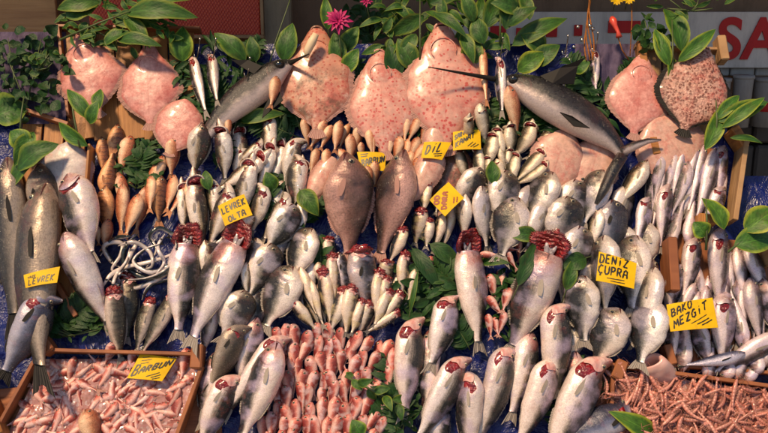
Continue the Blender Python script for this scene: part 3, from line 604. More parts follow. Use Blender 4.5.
def fish_parts(kind, bend, gill, level, var, vs=1):
    """level 2: large with all parts; 1: medium with parts; 0: small, one mesh."""
    key = (kind, round(bend, 1), gill, level, var, vs)
    if key in _cache: return _cache[key]
    bend = round(bend, 1); A = ASP[kind]; seed = var * 1.7 + len(kind)
    if gill == 'tuft' and kind in ('pale', 'bluefish'): gill = 'dish'; level = max(level, 1)
    nr, ns = ((46, 36), (34, 24), (22, 16))[2 - level]
    pk = 'basscut' if gill in ('collar',) else kind
    if gill in ('tuft', 'dish'): pk = 'basscut' if kind in ('bass', 'small', 'mackerel', 'barred', 'bluefish', 'pale') else kind
    if gill == 'flare' and kind in ('bass', 'pale', 'bluebass', 'greybass') and level > 0: pk = 'bassturn'
    out = []
    skin = M.get(kind); fin = M[FIN[kind]]
    bm = MB(); loft(bm, pk, A, bend, nr, ns, seed)
    if level == 0:
        tailfin(bm, A, bend, 1, seed=var, spread=.38)
        if kind == 'mullet': dorsal(bm, kind, A, bend, 1)
        if gill is None: eyes(bm, kind, A, bend, 0.105, 0.10, 2, 3)
        if gill == 'tuft': lump(bm, (0.5, bend_y(.5, bend, A), 0.02), 0.40 / A, .40, .34, seed, 4, 0.42, 18, 12, 2.2)
        if gill == 'flare':
            for s in (0, math.pi): patch(bm, pk, A, bend, s - 0.9, s + 0.9, lambda th: gill_edge(th) - .06, lambda th: gill_edge(th) + 0.02, 1.05, 1.04, 4)
        out.append(('', bm.mesh(kind, [skin, fin, M['eye_black'], M['eye_ring'], M['gill']])))
    else:
        out.append(('body', bm.mesh('body', [skin])))
        f = MB(); tailfin(f, A, bend, seed=var); out.append(('tail_fin', f.mesh('tail_fin', [fin])))
        for w_, nm_ in ((0, 'dorsal_fin'), (1, 'anal_fin')):
            f = MB(); dorsal(f, pk, A, bend, which=(w_,)); out.append((nm_, f.mesh(nm_, [fin])))
        f = MB(); pectoral(f, pk, A, bend, 0, vs); 
        if kind not in ('small', 'bluefish', 'orange', 'mullet') and not (kind == 'whiting' and level == 1): out.append(('pectoral_fin', f.mesh('pectoral_fin', [M['fin_soft'] if FIN[kind] == 'fin_grey' else fin])))
        if gill not in ('tuft', 'collar', 'dish'):
            for sd in (1, -1):
                f = MB(); eyes(f, pk, A, bend, (0.070 if level == 2 else 0.085) * (1.5 if kind == 'whiting' else 1), sides=(sd,)); out.append(('eye', f.mesh('eye', [M['eye_black'], M['eye_ring']])))
        if gill == 'tuft':
            f = MB(); lump(f, (0.5 + .05 / A, bend_y(.5, bend, A), 0.06 * vs), 0.40 / A, .38, .33, seed, 0, 0.45, 26, 16, 2.2); out.append(('gill', f.mesh('gill', [M['gill']])))
            f = MB(); patch(f, pk, A, bend, (0 if vs > 0 else math.pi) - 1.2, (0 if vs > 0 else math.pi) + 1.2, lambda th: -.02, lambda th: .10 + .02 * math.sin(th * 7 + seed), 1.16, 1.03, nth=20); out.append(('gill_cover', f.mesh('gill_cover', [M['pinkflap']])))
        if gill == 'dish':
            f, g, j = MB(), MB(), MB(); dish(f, g, j, pk, A, bend, seed, vs)
            out.append(('gill', f.mesh('gill', [M['gill']]))); out.append(('throat', g.mesh('throat', [skin]))); out.append(('snout', j.mesh('snout', [skin])))
        if gill == 'collar':
            f, j = MB(), MB(); collar(f, j, pk, A, bend, seed, vs)
            out.append(('gill', f.mesh('gill', [M['gilledge']])))
            for mm in _jaws: out.append(('jaw', mm.mesh('jaw', [M['jaw']])))
        if gill == 'slit':
            f = MB(); g = MB(); c0 = (0 if vs > 0 else math.pi) - .25 * vs
            patch(f, pk, A, bend, c0 - 1.2, c0 + 1.0, lambda th: gill_edge(th) - .07, lambda th: gill_edge(th) + .028 + .006 * math.sin(th * 5), 1.08, 1.02, nth=30, nt=7)
            patch(g, pk, A, bend, c0 - 1.3, c0 + 1.15, lambda th: .09, lambda th: gill_edge(th) - .022, 1.0, 1.13, nth=30, nt=7, skinuv=True)
            out.append(('gill', f.mesh('gill', [M['gill']]))); out.append(('gill_cover', g.mesh('gill_cover', [skin])))
        if gill == 'flare':
            f = MB(); g = MB(); c0 = (0 if vs > 0 else math.pi) - (.62 + .18 * math.sin(seed * 3)) * vs
            aw = .66 + .12 * math.sin(seed * 5)
            patch(f, pk, A, bend, c0 - aw, c0 + aw, lambda th: .115, lambda th: .295 + .012 * math.sin(th * 7 + seed), 1.03, 1.02, nth=22, nt=8)
            patch(g, pk, A, bend, c0 - aw - .25, c0 + aw + .3, lambda th: .07, lambda th: .185 + .012 * math.sin(th * 6 + seed * 2), 1.0, 1.17, nth=24, nt=7, skinuv=True)
            out.append(('gill', f.mesh('gill', [M['gill']]))); out.append(('gill_cover', g.mesh('gill_cover', [M['pinkflap'] if kind == 'bass' else skin])))
        if gill is None:
            m2 = MB(); thm = (-.30 if vs > 0 else math.pi + .30); pts = [skin_pt(kind, t_, thm - vs * (t_ * 1.5), A, bend, 1.0) for t_ in (.002, .02, .045, .07, .085)]
            V, F = [], []
            for i, p in enumerate(pts):
                for sy, sz in ((1, .2), (0, .9), (-1, .2)): V.append(p + Vector((0, sy * (.034, .03, .022, .014, .004)[i], vs * sz * .012)))
            for i in range(4):
                for q in range(2): F.append((i*3+q, i*3+q+1, (i+1)*3+q+1, (i+1)*3+q))
            m2.add(V, F); out.append(('mouth', m2.mesh('mouth', [M['mouth']])))
    if gill == 'flare' and level > 0:
        for nm_, me_ in out: turn(me_, A, (.8, 1.25, 1.0)[var % 3] * (1 if pk == 'bassturn' else .4), .30 if pk == 'bassturn' else .34, .55)
    _cache[key] = out; return out

FCOUNT = 0
WK = dict(bream=1.15, pale=1.12, bass=0.97, greybass=1.0, croaker=0.88, mullet=1.17, orange=1.04, perch=1.06, whiting=1.08, small=1.18, bluefish=1.25, mackerel=1.1, barred=1.1, sardine=1.2)
def fish(kind, hx, hy, tx, ty, wpx, label, back='R', belly=15, gill=None, bend=0.0, lift=None, extra=0.0, group=None, level=None, name=None, cat=None, soft=0.8, hmin=0.0):
    """One fish from the photo: nose at (hx,hy), tail tip at (tx,ty), wpx wide; it rests on whatever lies under it."""
    global FCOUNT; FCOUNT += 1
    rr = random.Random(FCOUNT); A_ = ASP[kind]; wpx *= rr.uniform(.93, 1.06); bend += rr.choice((-.2, -.1, 0, .1, .2)) if wpx < 40 else 0
    W = wpx * PXM * WK.get(kind, 1.12); k = max(p[3] for p in PR[kind]) * 2 * W; k0 = k; k = math.hypot(k * math.cos(R(belly)), W * math.sin(R(belly))); kf = k / k0
    if lift is None:
        ha = hb = 0.0
        p0, p1 = P(hx, hy, .03), P(tx, ty, .02)
        for i in range(9):
            f = i / 8; c = p0.lerp(p1, f)
            for q in (-.3, 0, .3):
                hh = hget(c + (p1 - p0).cross(BN).normalized() * (q * W)) * soft
                if f <= .55: ha = max(ha, hh)
                if f >= .45: hb = max(hb, hh * (1.0 if f < .9 else .7))
        tk = k * 0.5
        la, lb = max(ha, hmin) + tk * .9 + extra, max(hb, hmin) + tk * 0.62 + extra
        la = min(la, 0.25); lb = min(lb, 0.22)
    else: la, lb = lift
    H, T = P(hx, hy, la), P(tx, ty, lb)
    X = H - T; L = X.length; X.normalize()
    Z = (BN - X * BN.dot(X)).normalized(); Y = Z.cross(X)
    if rr.random() < 0.5: belly += rr.uniform(-6, 6)
    r = R(-belly) if back == 'L' else R(180 + belly)
    Y2 = Y * math.cos(r) + Z * math.sin(r); Z2 = X.cross(Y2)
    m = Matrix.Identity(4)
    for c, (v, s) in enumerate(((X, L), (Y2, W), (Z2, W))):
        for i in range(3): m[i][c] = v[i] * s
    mid = (H + T) / 2
    for i in range(3): m[i][3] = mid[i]
    if level is None: level = 2 if wpx * (L / PXM) > 1500 else (1 if wpx > 9.5 and L / PXM > 24 else 0)
    parts = fish_parts(kind, bend if back == 'L' else -bend, gill, level, rr.randrange(3 if level < 2 else 2), 1 if back == 'L' else -1)
    nm = name or NAM[kind]; ct = cat or CAT[kind]
    if len(parts) == 1:
        o = link(nm, parts[0][1], None, m)
    else:
        o = bpy.data.objects.new(nm, None); COL.objects.link(o); o.matrix_world = m; o.empty_display_size = .1
        for pn, me in parts:
            c = bpy.data.objects.new(pn, me); COL.objects.link(c); c.parent = o
    tag(o, label, ct, group)
    # raise the height field under the fish
    for i in range(26):
        f = 0.02 + 0.9 * i / 25; c = H.lerp(T, f)
        pr = prof(kind, f / 1.0 if f < 1 else 1); kk = pr[2] * W * 2 * kf
        for q in range(-4, 5):
            g = q / 4; ht = (la + (lb - la) * f) + kk * 0.5 * math.sqrt(max(0, 1 - g * g)) * 0.9
            hput(c + Y * (g * W * (pr[0] + pr[1]) * .5), ht)
    return o

# ------------------------------------------------------------------ flatfish
FLATW = [(0,.20),(.04,.29),(.10,.38),(.18,.54),(.28,.74),(.40,.92),(.52,.99),(.60,1.0),(.70,.90),(.80,.66),(.88,.38),(.94,.18),(1,.13)]
FLATK = [(0,.5),(.08,.8),(.2,.95),(.4,1.0),(.6,.95),(.8,.7),(.95,.35),(1,.2)]
ROUND = [(0,.12),(.05,.38),(.12,.60),(.22,.80),(.35,.95),(.5,1.0),(.62,.96),(.75,.80),(.86,.55),(.94,.30),(1,.12)]
SOLE = [(0,.30),(.06,.62),(.15,.85),(.3,1.0),(.45,.98),(.6,.84),(.75,.62),(.88,.36),(.96,.16),(1,.12)]
def flatfish(top, bot, wpx, hgt, label, mat, outline=FLATW, thick=0.10, group=None, mouth=True, name='turbot', cat='flatfish', skew=0.0, open_=False, finmat='fin_pink', soft=.7, jaw_at=.13):
    px0, py0 = top; px1, py1 = bot
    T0, B0 = P(px0, py0, hgt), P(px1, py1, hgt)
    V_ = (T0 - B0); L = V_.length; V_.normalize(); N_ = BN - V_ * BN.dot(V_); N_.normalize(); U_ = V_.cross(N_)
    W = wpx * PXM
    root = empty(name, (T0 + B0) / 2 - N_ * hgt * 0, label, cat, group)
    q = root.location
    rot = Matrix((U_, V_, N_)).transposed().to_4x4(); root.matrix_world = Matrix.Translation(q) @ rot
    sd = len(label) + px0
    def kid(nm, mb, mats):
        o = link(nm, mb.mesh(nm, mats)); o.parent = root; o.scale = (L, L, L); return o
    wr = W / L
    def pt(s, r, lift=0):
        wv = lerp_prof([(a, b) for a, b in outline], s) * wr * .5
        wob = 1 + 0.16 * noise.noise(Vector((s * 4.5 + sd, (1 if r > 0 else -1) * 2.0, sd)))
        kk = lerp_prof(FLATK, s) * thick * wr
        x = wv * wob * r + skew * math.sin(math.pi * s) * .1
        z = kk * (max(0, 1 - abs(r) ** 2.2)) ** .75 + 0.005 * noise.noise(Vector((x * 9 + sd, s * 9, 0)))
        return Vector((x, .5 - s, z + lift))
    mb = MB(); ns_, nr_ = 56, 32; V, U, F = [], [], []
    for i in range(ns_ + 1):
        s = i / ns_
        for j in range(nr_ + 1):
            r = (j / nr_ * 2 - 1) * .93
            p = pt(s, r)
            if outline is FLATW and .10 < s < .34:      # gill pouch hollow and bulge
                d = math.hypot((p.x) / (wr * .15), (s - .20) / .12); p.z += .012 * math.exp(-d * d) - .006 * math.exp(-((d - 1.25) / .16) ** 2)
            V.append(p); U.append((j / nr_, s))
    n1 = nr_ + 1
    for i in range(ns_):
        for j in range(nr_): F.append((i*n1+j, (i+1)*n1+j, (i+1)*n1+j+1, i*n1+j+1))
    mb.add(V, F, U); kid('body', mb, [M[mat]])
    fr = MB()
    for side in (-1, 1):
        V, U, F = [], [], []; n = 70
        for i in range(n + 1):
            s = .16 + (.95 - .16) * i / n if outline is FLATW else .08 + .88 * i / n
            e = math.sin(math.pi * i / n) ** .4
            p0, p1 = pt(s, .91 * side), pt(s, side); o_ = Vector((side * (.022 + .012 * noise.noise(Vector((s * 14, sd, side))) + .006 * ((i * 7) % 3 - 1)) * e, -.012, 0))
            for k in range(3):
                p = p0.lerp(p1 + o_, k / 2); p.z = p0.z * (1 - k / 2) + (.008 * math.sin(i * 1.4) + .004 * math.sin(i * 3.1)) * k / 2 + .002
                V.append(p); U.append((k / 2, i / n * 9))
        for i in range(n):
            for k in range(2): F.append((i*3+k, i*3+k+1, (i+1)*3+k+1, (i+1)*3+k) if side > 0 else (i*3+k, (i+1)*3+k, (i+1)*3+k+1, i*3+k+1))
        fr.add(V, F, U)
    kid('fin_fringe', fr, [M[finmat]])
    tf = MB(); V, U, F = [], [], []
    for i in range(6):
        for j in range(9):
            f, g = i / 5, j / 8 * 2 - 1; V.append(Vector((g * wr * (.06 + .07 * f), -.49 - .10 * f * (1 - .25 * g * g), .012 + .004 * math.sin(g * 12)))); U.append((f, j / 8))
    for i in range(5):
        for j in range(8): F.append((i*9+j, (i+1)*9+j, (i+1)*9+j+1, i*9+j+1))
    tf.add(V, F, U); kid('tail_fin', tf, [M[finmat]])
    if mouth:
        mo = MB(); pts = []
        for i in range(15):
            a = math.pi * 1.35 * i / 14 - .35; s = jaw_at + .10 - .10 * math.sin(a); x = .105 * wr * 1.5 * math.cos(a)
            p = pt(max(.01, s), 0); p.x += x; p.z = pt(max(.01, s), min(.9, abs(x) / (lerp_prof(outline, max(.01, s)) * wr * .5 + .001))).z + .012
            pts.append(p)
        mo.tube(pts, [.002 + .005 * math.sin(math.pi * i / 14) for i in range(15)], 8)
        kid('gill_cover', mo, [M[mat]])
        lp = MB(); r0 = .075 * wr if not open_ else .06
        for (rad, hh, zz) in ((r0, .018, .0),):
            pts = [Vector((rad * math.cos(a), .5 - .012 + rad * .62 * math.sin(a), .022 + .012 * math.sin(a))) for a in [2 * math.pi * i / 18 for i in range(19)]]
            lp.tube(pts, .010, 8, 0, False)
        kid('lip', lp, [M[mat]])
        ca = MB(); V = [Vector((0, .488, .012))] + [Vector((r0 * .9 * math.cos(2*math.pi*i/14), .488 + r0 * .55 * math.sin(2*math.pi*i/14), .022)) for i in range(14)]
        ca.add(V, [(0, 1 + i, 1 + (i + 1) % 14) for i in range(14)]); kid('mouth', ca, [M['mouth']])
    for i in range(30):
        s = (i + .5) / 30
        for j in range(-6, 7):
            p = pt(s, j / 6 * .95); hput(q + rot.to_3x3() @ (p * L), hgt + p.z * L * .9)
    return root

# ------------------------------------------------------------------ leaves
def leaf_geo(mb, b, t, w, nrm, droop=0.1, fold=0.25, seed=0, m=0, shape=0, nu=12, nv=6):
    ax = t - b; L = ax.length
    if L < 1e-5: return
    X = ax.normalized(); Z = (nrm - X * nrm.dot(X)).normalized(); Y = Z.cross(X); V, U, F = [], [], []
    rr = random.Random(seed); tw = rr.uniform(-.35, .35); ph = rr.uniform(0, 6)
    for i in range(nu + 1):
        f = i / nu
        wd = w * .5 * ((math.sin(math.pi * f ** .8)) ** .85 if shape == 0 else math.sin(math.pi * f) ** .6) + .0006
        c = b + X * (L * f) + Z * (L * (droop * math.sin(math.pi * f) - droop * .8 * f * f))
        a = tw * f
        for j in range(nv + 1):
            g = j / nv * 2 - 1; e = wd * g
            z = abs(e) * fold + .03 * w * math.sin(f * 14 + ph + g * 2) * abs(g)
            V.append(c + Y * (e * math.cos(a)) + Z * (z + e * math.sin(a))); U.append((f, j / nv))
    n1 = nv + 1
    for i in range(nu):
        for j in range(nv): F.append((i*n1+j, (i+1)*n1+j, (i+1)*n1+j+1, i*n1+j+1))
    mb.add(V, F, U, m)
def leafobj(bx, by, tx, ty, wpx, h0, h1, label, mat='leaf', group=None, stem=None, droop=.12, fold=.25, name='leaf', cat='leaf', yd=None, more=(), hmode=False):
    """A leaf (or a sprig: more=[(bx,by,tx,ty,w)...]) with its stalk."""
    f = (lambda x, y, h: PY(x, y, yd - h)) if yd is not None else (lambda x, y, h: P(x, y, h))
    nr = Vector((0, -1, .15)) if yd is not None else BN
    if hmode:
        s = hget(P(bx, by, .05)); s2 = hget(P((bx + tx) / 2, (by + ty) / 2, .05)); s3 = hget(P(tx, ty, .05)); h0 += max(s, s2) * .95; h1 += max(s3, s2) * .95
    b, t = f(bx, by, h0), f(tx, ty, h1)
    k = PXM * ((b - CAM).length / 3.4)
    if not more:
        root = empty(name, b, label, cat, group); mb = MB(); leaf_geo(mb, b, t, wpx * k, nr, droop, fold, bx)
        part('blade', mb.mesh('blade', [M[mat]]), root)
        sm = MB(); d = (b - t).normalized(); sm.tube([t.lerp(b, .25) - nr * .0015, b, b + d * .05 - nr * .02], [.001, .0022, .002], 6)
        part('stalk', sm.mesh('stalk', [M['stem']]), root)
        return root
    root = empty(name, b, label, cat, group)
    sm = MB(); sm.tube([b, b.lerp(t, .5) + nr * .01, t], [.005, .004, .002], 6); part('stem', sm.mesh('stem', [M['stem']]), root)
    for q, (x0, y0, x1, y1, w_) in enumerate(more):
        mb = MB(); hh = h0 + .012 * (q % 3); leaf_geo(mb, f(x0, y0, hh), f(x1, y1, hh + .03 * ((q * 7) % 3 - .5)), w_ * k, (nr + Vector((random.uniform(-.4, .4), 0, random.uniform(-.3, .3)))).normalized(), droop, fold, q + bx)
        part('leaf', mb.mesh('leaf', [M[mat]]), root)
    return root
def bush(cx, cy, rx, ry, yd, n, lw, label, mat='leaf_dark', depth=.15, name='leafy_shrub', cat='plant', seed=1, mode='py', ll=(10, 20), hb=.02):
    """A shrub: forked stems and many single leaves through its volume."""
    rr = random.Random(seed); f = (lambda x, y, h: PY(x, y, yd - h)) if mode == 'py' else (lambda x, y, h: P(x, y, hb + h))
    nr = Vector((0, -1, .2)) if mode == 'py' else BN
    root = empty(name, f(cx, cy + ry, 0), label, cat); fo = MB(); sm = MB()
    k = PXM * ((f(cx, cy, 0) - CAM).length / 3.4)
    ends = []
    for i in range(7):
        a = rr.uniform(0, 6.28); e = (cx + rx * .8 * math.cos(a), cy + ry * .8 * math.sin(a)); base = (cx + rr.uniform(-.2, .2) * rx, cy + ry * .9)
        pts = [f(base[0], base[1], depth * .2), f((base[0] + e[0]) / 2 + rr.uniform(-3, 3), (base[1] + e[1]) / 2, depth * .4), f(e[0], e[1], depth * rr.uniform(.3, .9))]
        sm.tube(pts, [.004, .003, .0015], 6)
    for i in range(n):
        a = rr.uniform(0, 6.28); r = math.sqrt(rr.random()); x = cx + rx * r * math.cos(a); y = cy + ry * r * math.sin(a); h = rr.uniform(0, depth)
        ang = rr.uniform(0, 6.28); L = rr.uniform(*ll)
        b = f(x, y, h); t = f(x + L * math.cos(ang), y - L * math.sin(ang) * .8, h + rr.uniform(-.03, .03))
        leaf_geo(fo, b, t, L * lw * k * rr.uniform(.8, 1.2), (nr + Vector((rr.uniform(-.7, .7), rr.uniform(-.2, .2), rr.uniform(-.6, .6)))).normalized(), rr.uniform(-.1, .2), rr.uniform(.1, .5), i, 0, 0, 7, 4)
    part('foliage', fo.mesh('foliage', [M[mat]]), root); part('stem', sm.mesh('stem', [M['stem']]), root); return root
def frond(bx, by, tx, ty, wpx, h, label, mat='leaf_dark', n=15, group=None, hmode=False, lw=.20, name='fern_frond', cat='fern'):
    if hmode: h += max(hget(P(bx, by, .04)), hget(P((bx+tx)/2, (by+ty)/2, .04))) * .6
    b, t = P(bx, by, h), P(tx, ty, h + .02); root = empty(name, b, label, cat, group); fo = MB(); sm = MB()
    X = (t - b); L = X.length; X.normalize(); Y = BN.cross(X); mid = b.lerp(t, .5) + BN * .02 + Y * random.uniform(-.02, .02)
    def cv(f): return b * (1-f)**2 + mid * 2*f*(1-f) + t * f*f
    sm.tube([cv(i / 6) for i in range(7)], [.003 - .002 * i / 6 for i in range(7)], 5)
    W = wpx * PXM
    for i in range(n):
        f = .12 + .86 * i / n; c = cv(f); ln = W * .55 * math.sin(math.pi * (.15 + .8 * f)) ** .7
        for s in (-1, 1): leaf_geo(fo, c, c + Y * (s * ln) + X * ln * .55 + BN * random.uniform(-.015, .025), ln * lw * 1.6, (BN + X * .2).normalized(), .1, .3, i * 2 + s, 0, 0, 5, 2)
    part('foliage', fo.mesh('foliage', [M[mat]]), root); part('stem', sm.mesh('stem', [M['stem']]), root); return root

# ------------------------------------------------------------------ hand lettering: strokes on a 1 x 1 cell
G = {'L': [[(.1,1),(.1,0),(.8,.05)]], 'E': [[(.85,1),(.12,.97),(.1,0),(.85,.03)], [(.1,.52),(.7,.54)]], 'V': [[(.05,1),(.42,0),(.9,1)]],
 'R': [[(.12,0),(.1,1),(.7,.95),(.8,.72),(.6,.5),(.12,.48)], [(.4,.48),(.88,0)]], 'K': [[(.12,1),(.1,0)], [(.82,1),(.14,.46),(.88,0)]],
 'O': [[(.5,1),(.15,.8),(.08,.4),(.3,.03),(.7,.03),(.92,.4),(.85,.8),(.5,1)]], 'T': [[(0,.95),(1,1)], [(.5,.97),(.46,0)]],
 'A': [[(.05,0),(.2,.8),(.5,1),(.8,.85),(.9,0)], [(.12,.45),(.86,.45)]], 'B': [[(.12,0),(.12,1),(.7,.95),(.78,.72),(.55,.53),(.14,.5)], [(.55,.53),(.88,.35),(.75,.05),(.1,0)]],
 'U': [[(.08,1),(.12,.2),(.4,0),(.75,.1),(.88,.35),(.88,1)]], 'N': [[(.1,0),(.12,1),(.82,.05),(.88,1)]], 'D': [[(.12,0),(.12,1),(.6,.92),(.9,.55),(.7,.1),(.1,0)]],
 'I': [[(.5,.85),(.5,0)]], 'J': [[(.5,.72),(.5,0)], [(.46,.98),(.56,.93)]],        # J here stands for dotted capital I
 'C': [[(.88,.9),(.5,1),(.12,.7),(.1,.3),(.45,0),(.88,.12)]], 'Q': [[(.88,.9),(.5,1),(.12,.7),(.1,.3),(.45,.05),(.88,.15)], [(.5,.03),(.55,-.12),(.4,-.22)]],  # Q stands for C with cedilla
 'P': [[(.12,0),(.12,1),(.75,.95),(.82,.7),(.55,.48),(.14,.45)]], 'M': [[(.02,0),(.12,1),(.5,.35),(.85,1),(.98,0)]], 'Z': [[(.08,.97),(.9,1),(.1,.02),(.95,.03)]],
 'G': [[(.85,.85),(.5,1),(.12,.65),(.15,.2),(.55,0),(.88,.15),(.88,.5),(.55,.5)]], 'S': [[(.85,.88),(.45,1),(.15,.78),(.45,.55),(.82,.35),(.6,.05),(.1,.08)]], '=': [[(0,.7),(1,.8)], [(.15,.3),(1,.42)]], '-': [[(0,.5),(1,.55)]], ' ': []}
def sign(corners, lines, marks, label, h=.02, ink='ink', cov=0.0, tilt=.01, hmax=.40, hand='marker'):
    """corners: photo pixels TL TR BR BL. lines: (text, x0, y0, x1, y1, cell height, slant, stroke) in card units from the top left."""
    cx = sum(c[0] for c in corners) / 4; cy = sum(c[1] for c in corners) / 4
    hs = []
    for i_ in range(9):
        for j_ in range(9):
            u_, v_ = i_ / 8, j_ / 8; x_ = (corners[0][0]*(1-u_)+corners[1][0]*u_)*(1-v_)+(corners[3][0]*(1-u_)+corners[2][0]*u_)*v_; y_ = (corners[0][1]*(1-u_)+corners[1][1]*u_)*(1-v_)+(corners[3][1]*(1-u_)+corners[2][1]*u_)*v_
            hs.append(hget(P(x_, y_, .12)))
    hh = min(hmax, max(hs) * (1 - cov) + h)
    Q = [P(x, y, hh + (tilt if i > 1 else 0)) for i, (x, y) in enumerate(corners)]
    nz = (Q[1] - Q[0]).cross(Q[2] - Q[0]).normalized(); nz = nz if nz.dot(BN) > 0 else -nz
    def at(u, v, d=0.0):
        p = (Q[0].lerp(Q[1], u)).lerp(Q[3].lerp(Q[2], u), v)
        return p + nz * (d + .006 * math.sin(math.pi * u) * 1.0)
    root = empty('price_sign', at(.5, .5), label, 'sign')
    mb = MB(); V, U, F = [], [], []; n = 10
    for d in (0, -.0016):
        for i in range(n + 1):
            for j in range(n + 1): V.append(at(i / n, j / n, d)); U.append((i / n, j / n))
    n1 = n + 1; o2 = n1 * n1
    for i in range(n):
        for j in range(n):
            F.append((i*n1+j, i*n1+j+1, (i+1)*n1+j+1, (i+1)*n1+j)); F.append((o2+i*n1+j, o2+(i+1)*n1+j, o2+(i+1)*n1+j+1, o2+i*n1+j+1))
    for i in range(n):
        F += [(i*n1, (i+1)*n1, o2+(i+1)*n1, o2+i*n1), (i*n1+n, o2+i*n1+n, o2+(i+1)*n1+n, (i+1)*n1+n), (i, o2+i, o2+i+1, i+1), (n*n1+i, n*n1+i+1, o2+n*n1+i+1, o2+n*n1+i)]
    mb.add(V, F, U); part('card', mb.mesh('card', [M['card']], False), root)
    rr = random.Random(len(label))
    wid, hei = (Q[1] - Q[0]).length, (Q[3] - Q[0]).length
    def ribbon(m_, pts, wd):
        pts = [Vector(p) for p in pts]
        fine = []
        for i in range(len(pts) - 1):
            for k in range(4): fine.append(pts[i].lerp(pts[i + 1], k / 4))
        fine.append(pts[-1]); V, F = [], []
        for i, p in enumerate(fine):
            d = fine[min(i + 1, len(fine) - 1)] - fine[max(i - 1, 0)]; d = Vector((d.x * wid, d.y * hei)); d.normalize()
            nn = Vector((-d.y / wid, d.x / hei)) * (wd * hei) * (1 if 0 < i < len(fine) - 1 else .75) * (1 + .22 * math.sin(i * 1.7 + p.x * 9))
            for s in (-1, 1): q = p + nn * s; V.append(at(max(0.01, min(.99, q.x)), max(.01, min(.99, q.y)), .0011))
        for i in range(len(fine) - 1): F.append((2*i, 2*i+1, 2*i+3, 2*i+2))
        m_.add(V, F)
    for (txt, x0, y0, x1, y1, ch, slant, wd, col) in lines:
        m_ = MB(); n = len(txt); base = Vector((x0, y0)); d = Vector((x1 - x0, y1 - y0)) / n
        for i, c in enumerate(txt):
            o = base + d * i + Vector((0, rr.uniform(-.015, .015)))
            for st in G.get(c, []):
                ribbon(m_, [o + d * (.82 * a) + Vector((slant * b * ch, -b * ch)) for a, b in st], wd)
        if m_.V: part('lettering', m_.mesh('lettering', [M[col]], False), root)
    if marks:
        m_ = MB()
        for (a, b, c, d, wd) in marks: ribbon(m_, [(a, b), ((a + c) / 2, (b + d) / 2 + .01), (c, d)], wd)
        part('underline', m_.mesh('underline', [M[ink]], False), root)
    return root

# ------------------------------------------------------------------ crates from planks given by photo pixels
def plank(px, w_px, h0, h1, mb, m=0):
    """A board whose centre line runs px=(x0,y0,x1,y1), w_px wide, standing from h0 to h1 off the slope."""
    a, b = P(px[0], px[1], h0), P(px[2], px[3], h0); X = b - a; Y = BN.cross(X).normalized() * (w_px * PXM)
    mb.box(a - Y * .5, X, Y, BN * (h1 - h0), m)
def crate(planks, label, mat='wood', name='wooden_crate', cat='crate', kid='board'):
    root = empty(name, P(planks[0][0], planks[0][1], 0), label, cat)
    for p in planks:
        mb = MB(); plank(p[:4], p[4], p[5], p[6], mb); part(p[7] if len(p) > 7 else kid, mb.mesh(kid, [M[p[8] if len(p) > 8 else mat]], False), root)
    return root
# ================================================================== SETTING
g = MB(); g.add([(-150, -150, 0), (150, -150, 0), (150, 250, 0), (-150, 250, 0)], [(0, 1, 2, 3)])
tag(link('ground', g.mesh('ground', [M['paving']], False)), None, None, kind='structure')
# the slanted display board under a wrinkled blue tarpaulin
def board():
    V, U, F = [], [], []; nx, ny = 200, 110
    for i in range(ny + 1):
        for j in range(nx + 1):
            px = -60 + 900 * j / nx; f = i / ny; ytop = 44 if px < 650 else 44 + min(1, (px - 650) / 95) ** 2 * 132
            py = ytop + (500 - ytop) * f
            h = -.012 + .012 * noise.noise(Vector((px * .03, py * .03, 0))) + .007 * noise.noise(Vector((px * .09, py * .09, 4))) + .006 * abs(noise.noise(Vector((px * .05 + py * .04, py * .02, 9))))
            V.append(P(px, py, h)); U.append((j / nx, f))
    n1 = nx + 1
    for i in range(ny):
        for j in range(nx): F.append((i*n1+j, (i+1)*n1+j, (i+1)*n1+j+1, i*n1+j+1))
    me = mesh_of('tarpaulin', V, F, [M['tarp']], U)
    root = empty('display_board', P(384, 500, -.02), 'blue tarpaulin covered sloping board that carries all the fish', 'display board')
    part('tarpaulin', me, root)
    mb = MB(); a, b, c = P(-60, 500, -.075), P(650, 500, -.075), P(650, 52, -.075); d = P(-60, 52, -.075)
    mb.box(a, b - a, BV * (c - b).length, BN * .035); part('deck', mb.mesh('deck', [M['wood']], False), root)
    for x in (-1.5, 0, 1.2):
        mb = MB(); mb.box((x, .25, 0), (.07, 0, 0), (0, .07, 0), (0, 0, 1.2)); part('leg', mb.mesh('leg', [M['wood']], False), root)
board()
# backdrop
YB = 1.10
def wallbox(x0, y0, x1, y1, y, th, mb, m=0):
    a, b, c = PY(x0, y1, y), PY(x1, y1, y), PY(x0, y0, y); mb.box(a, b - a, (0, th, 0), (0, 0, c.z - a.z), m)
mb = MB(); a = PY(-260, 0, 1.32); mb.box((a.x, 1.32, 0), (2 * abs(a.x) + .6, 0, 0), (0, .12, 0), (0, 0, 3.2))
tag(link('back_wall', mb.mesh('back_wall', [M['brown_wall']], False)), 'dim brown wall far behind the stall', 'wall')
mb = MB(); wallbox(-60, -40, 58, 34, 1.15, .03, mb)
tag(link('timber_wall', mb.mesh('timber_wall', [M['wood_brown']], False)), 'brown timber wall in the top left corner behind the leaves', 'wall')
r = empty('netted_box', PY(200, 38, YB), 'red netted box with a pale frame behind the two hanging fish', 'box')
mb = MB(); wallbox(90, -40, 262, 37, YB, .10, mb); me = mb.mesh('netting', [M['net']], False)
part('netting', me, r)
for q in ((84, 35, 264, 38.5), (261, -40, 264, 35)):
    mb = MB(); wallbox(*q, YB - .012, .02, mb); part('frame', mb.mesh('frame', [M['wood_pale']], False), r)
mb = MB(); wallbox(264, -40, 292, 60, YB + .02, .08, mb); tag(link('wall_post', mb.mesh('wall_post', [M['post']], False)), 'beige upright post right of the red netted box', 'post')
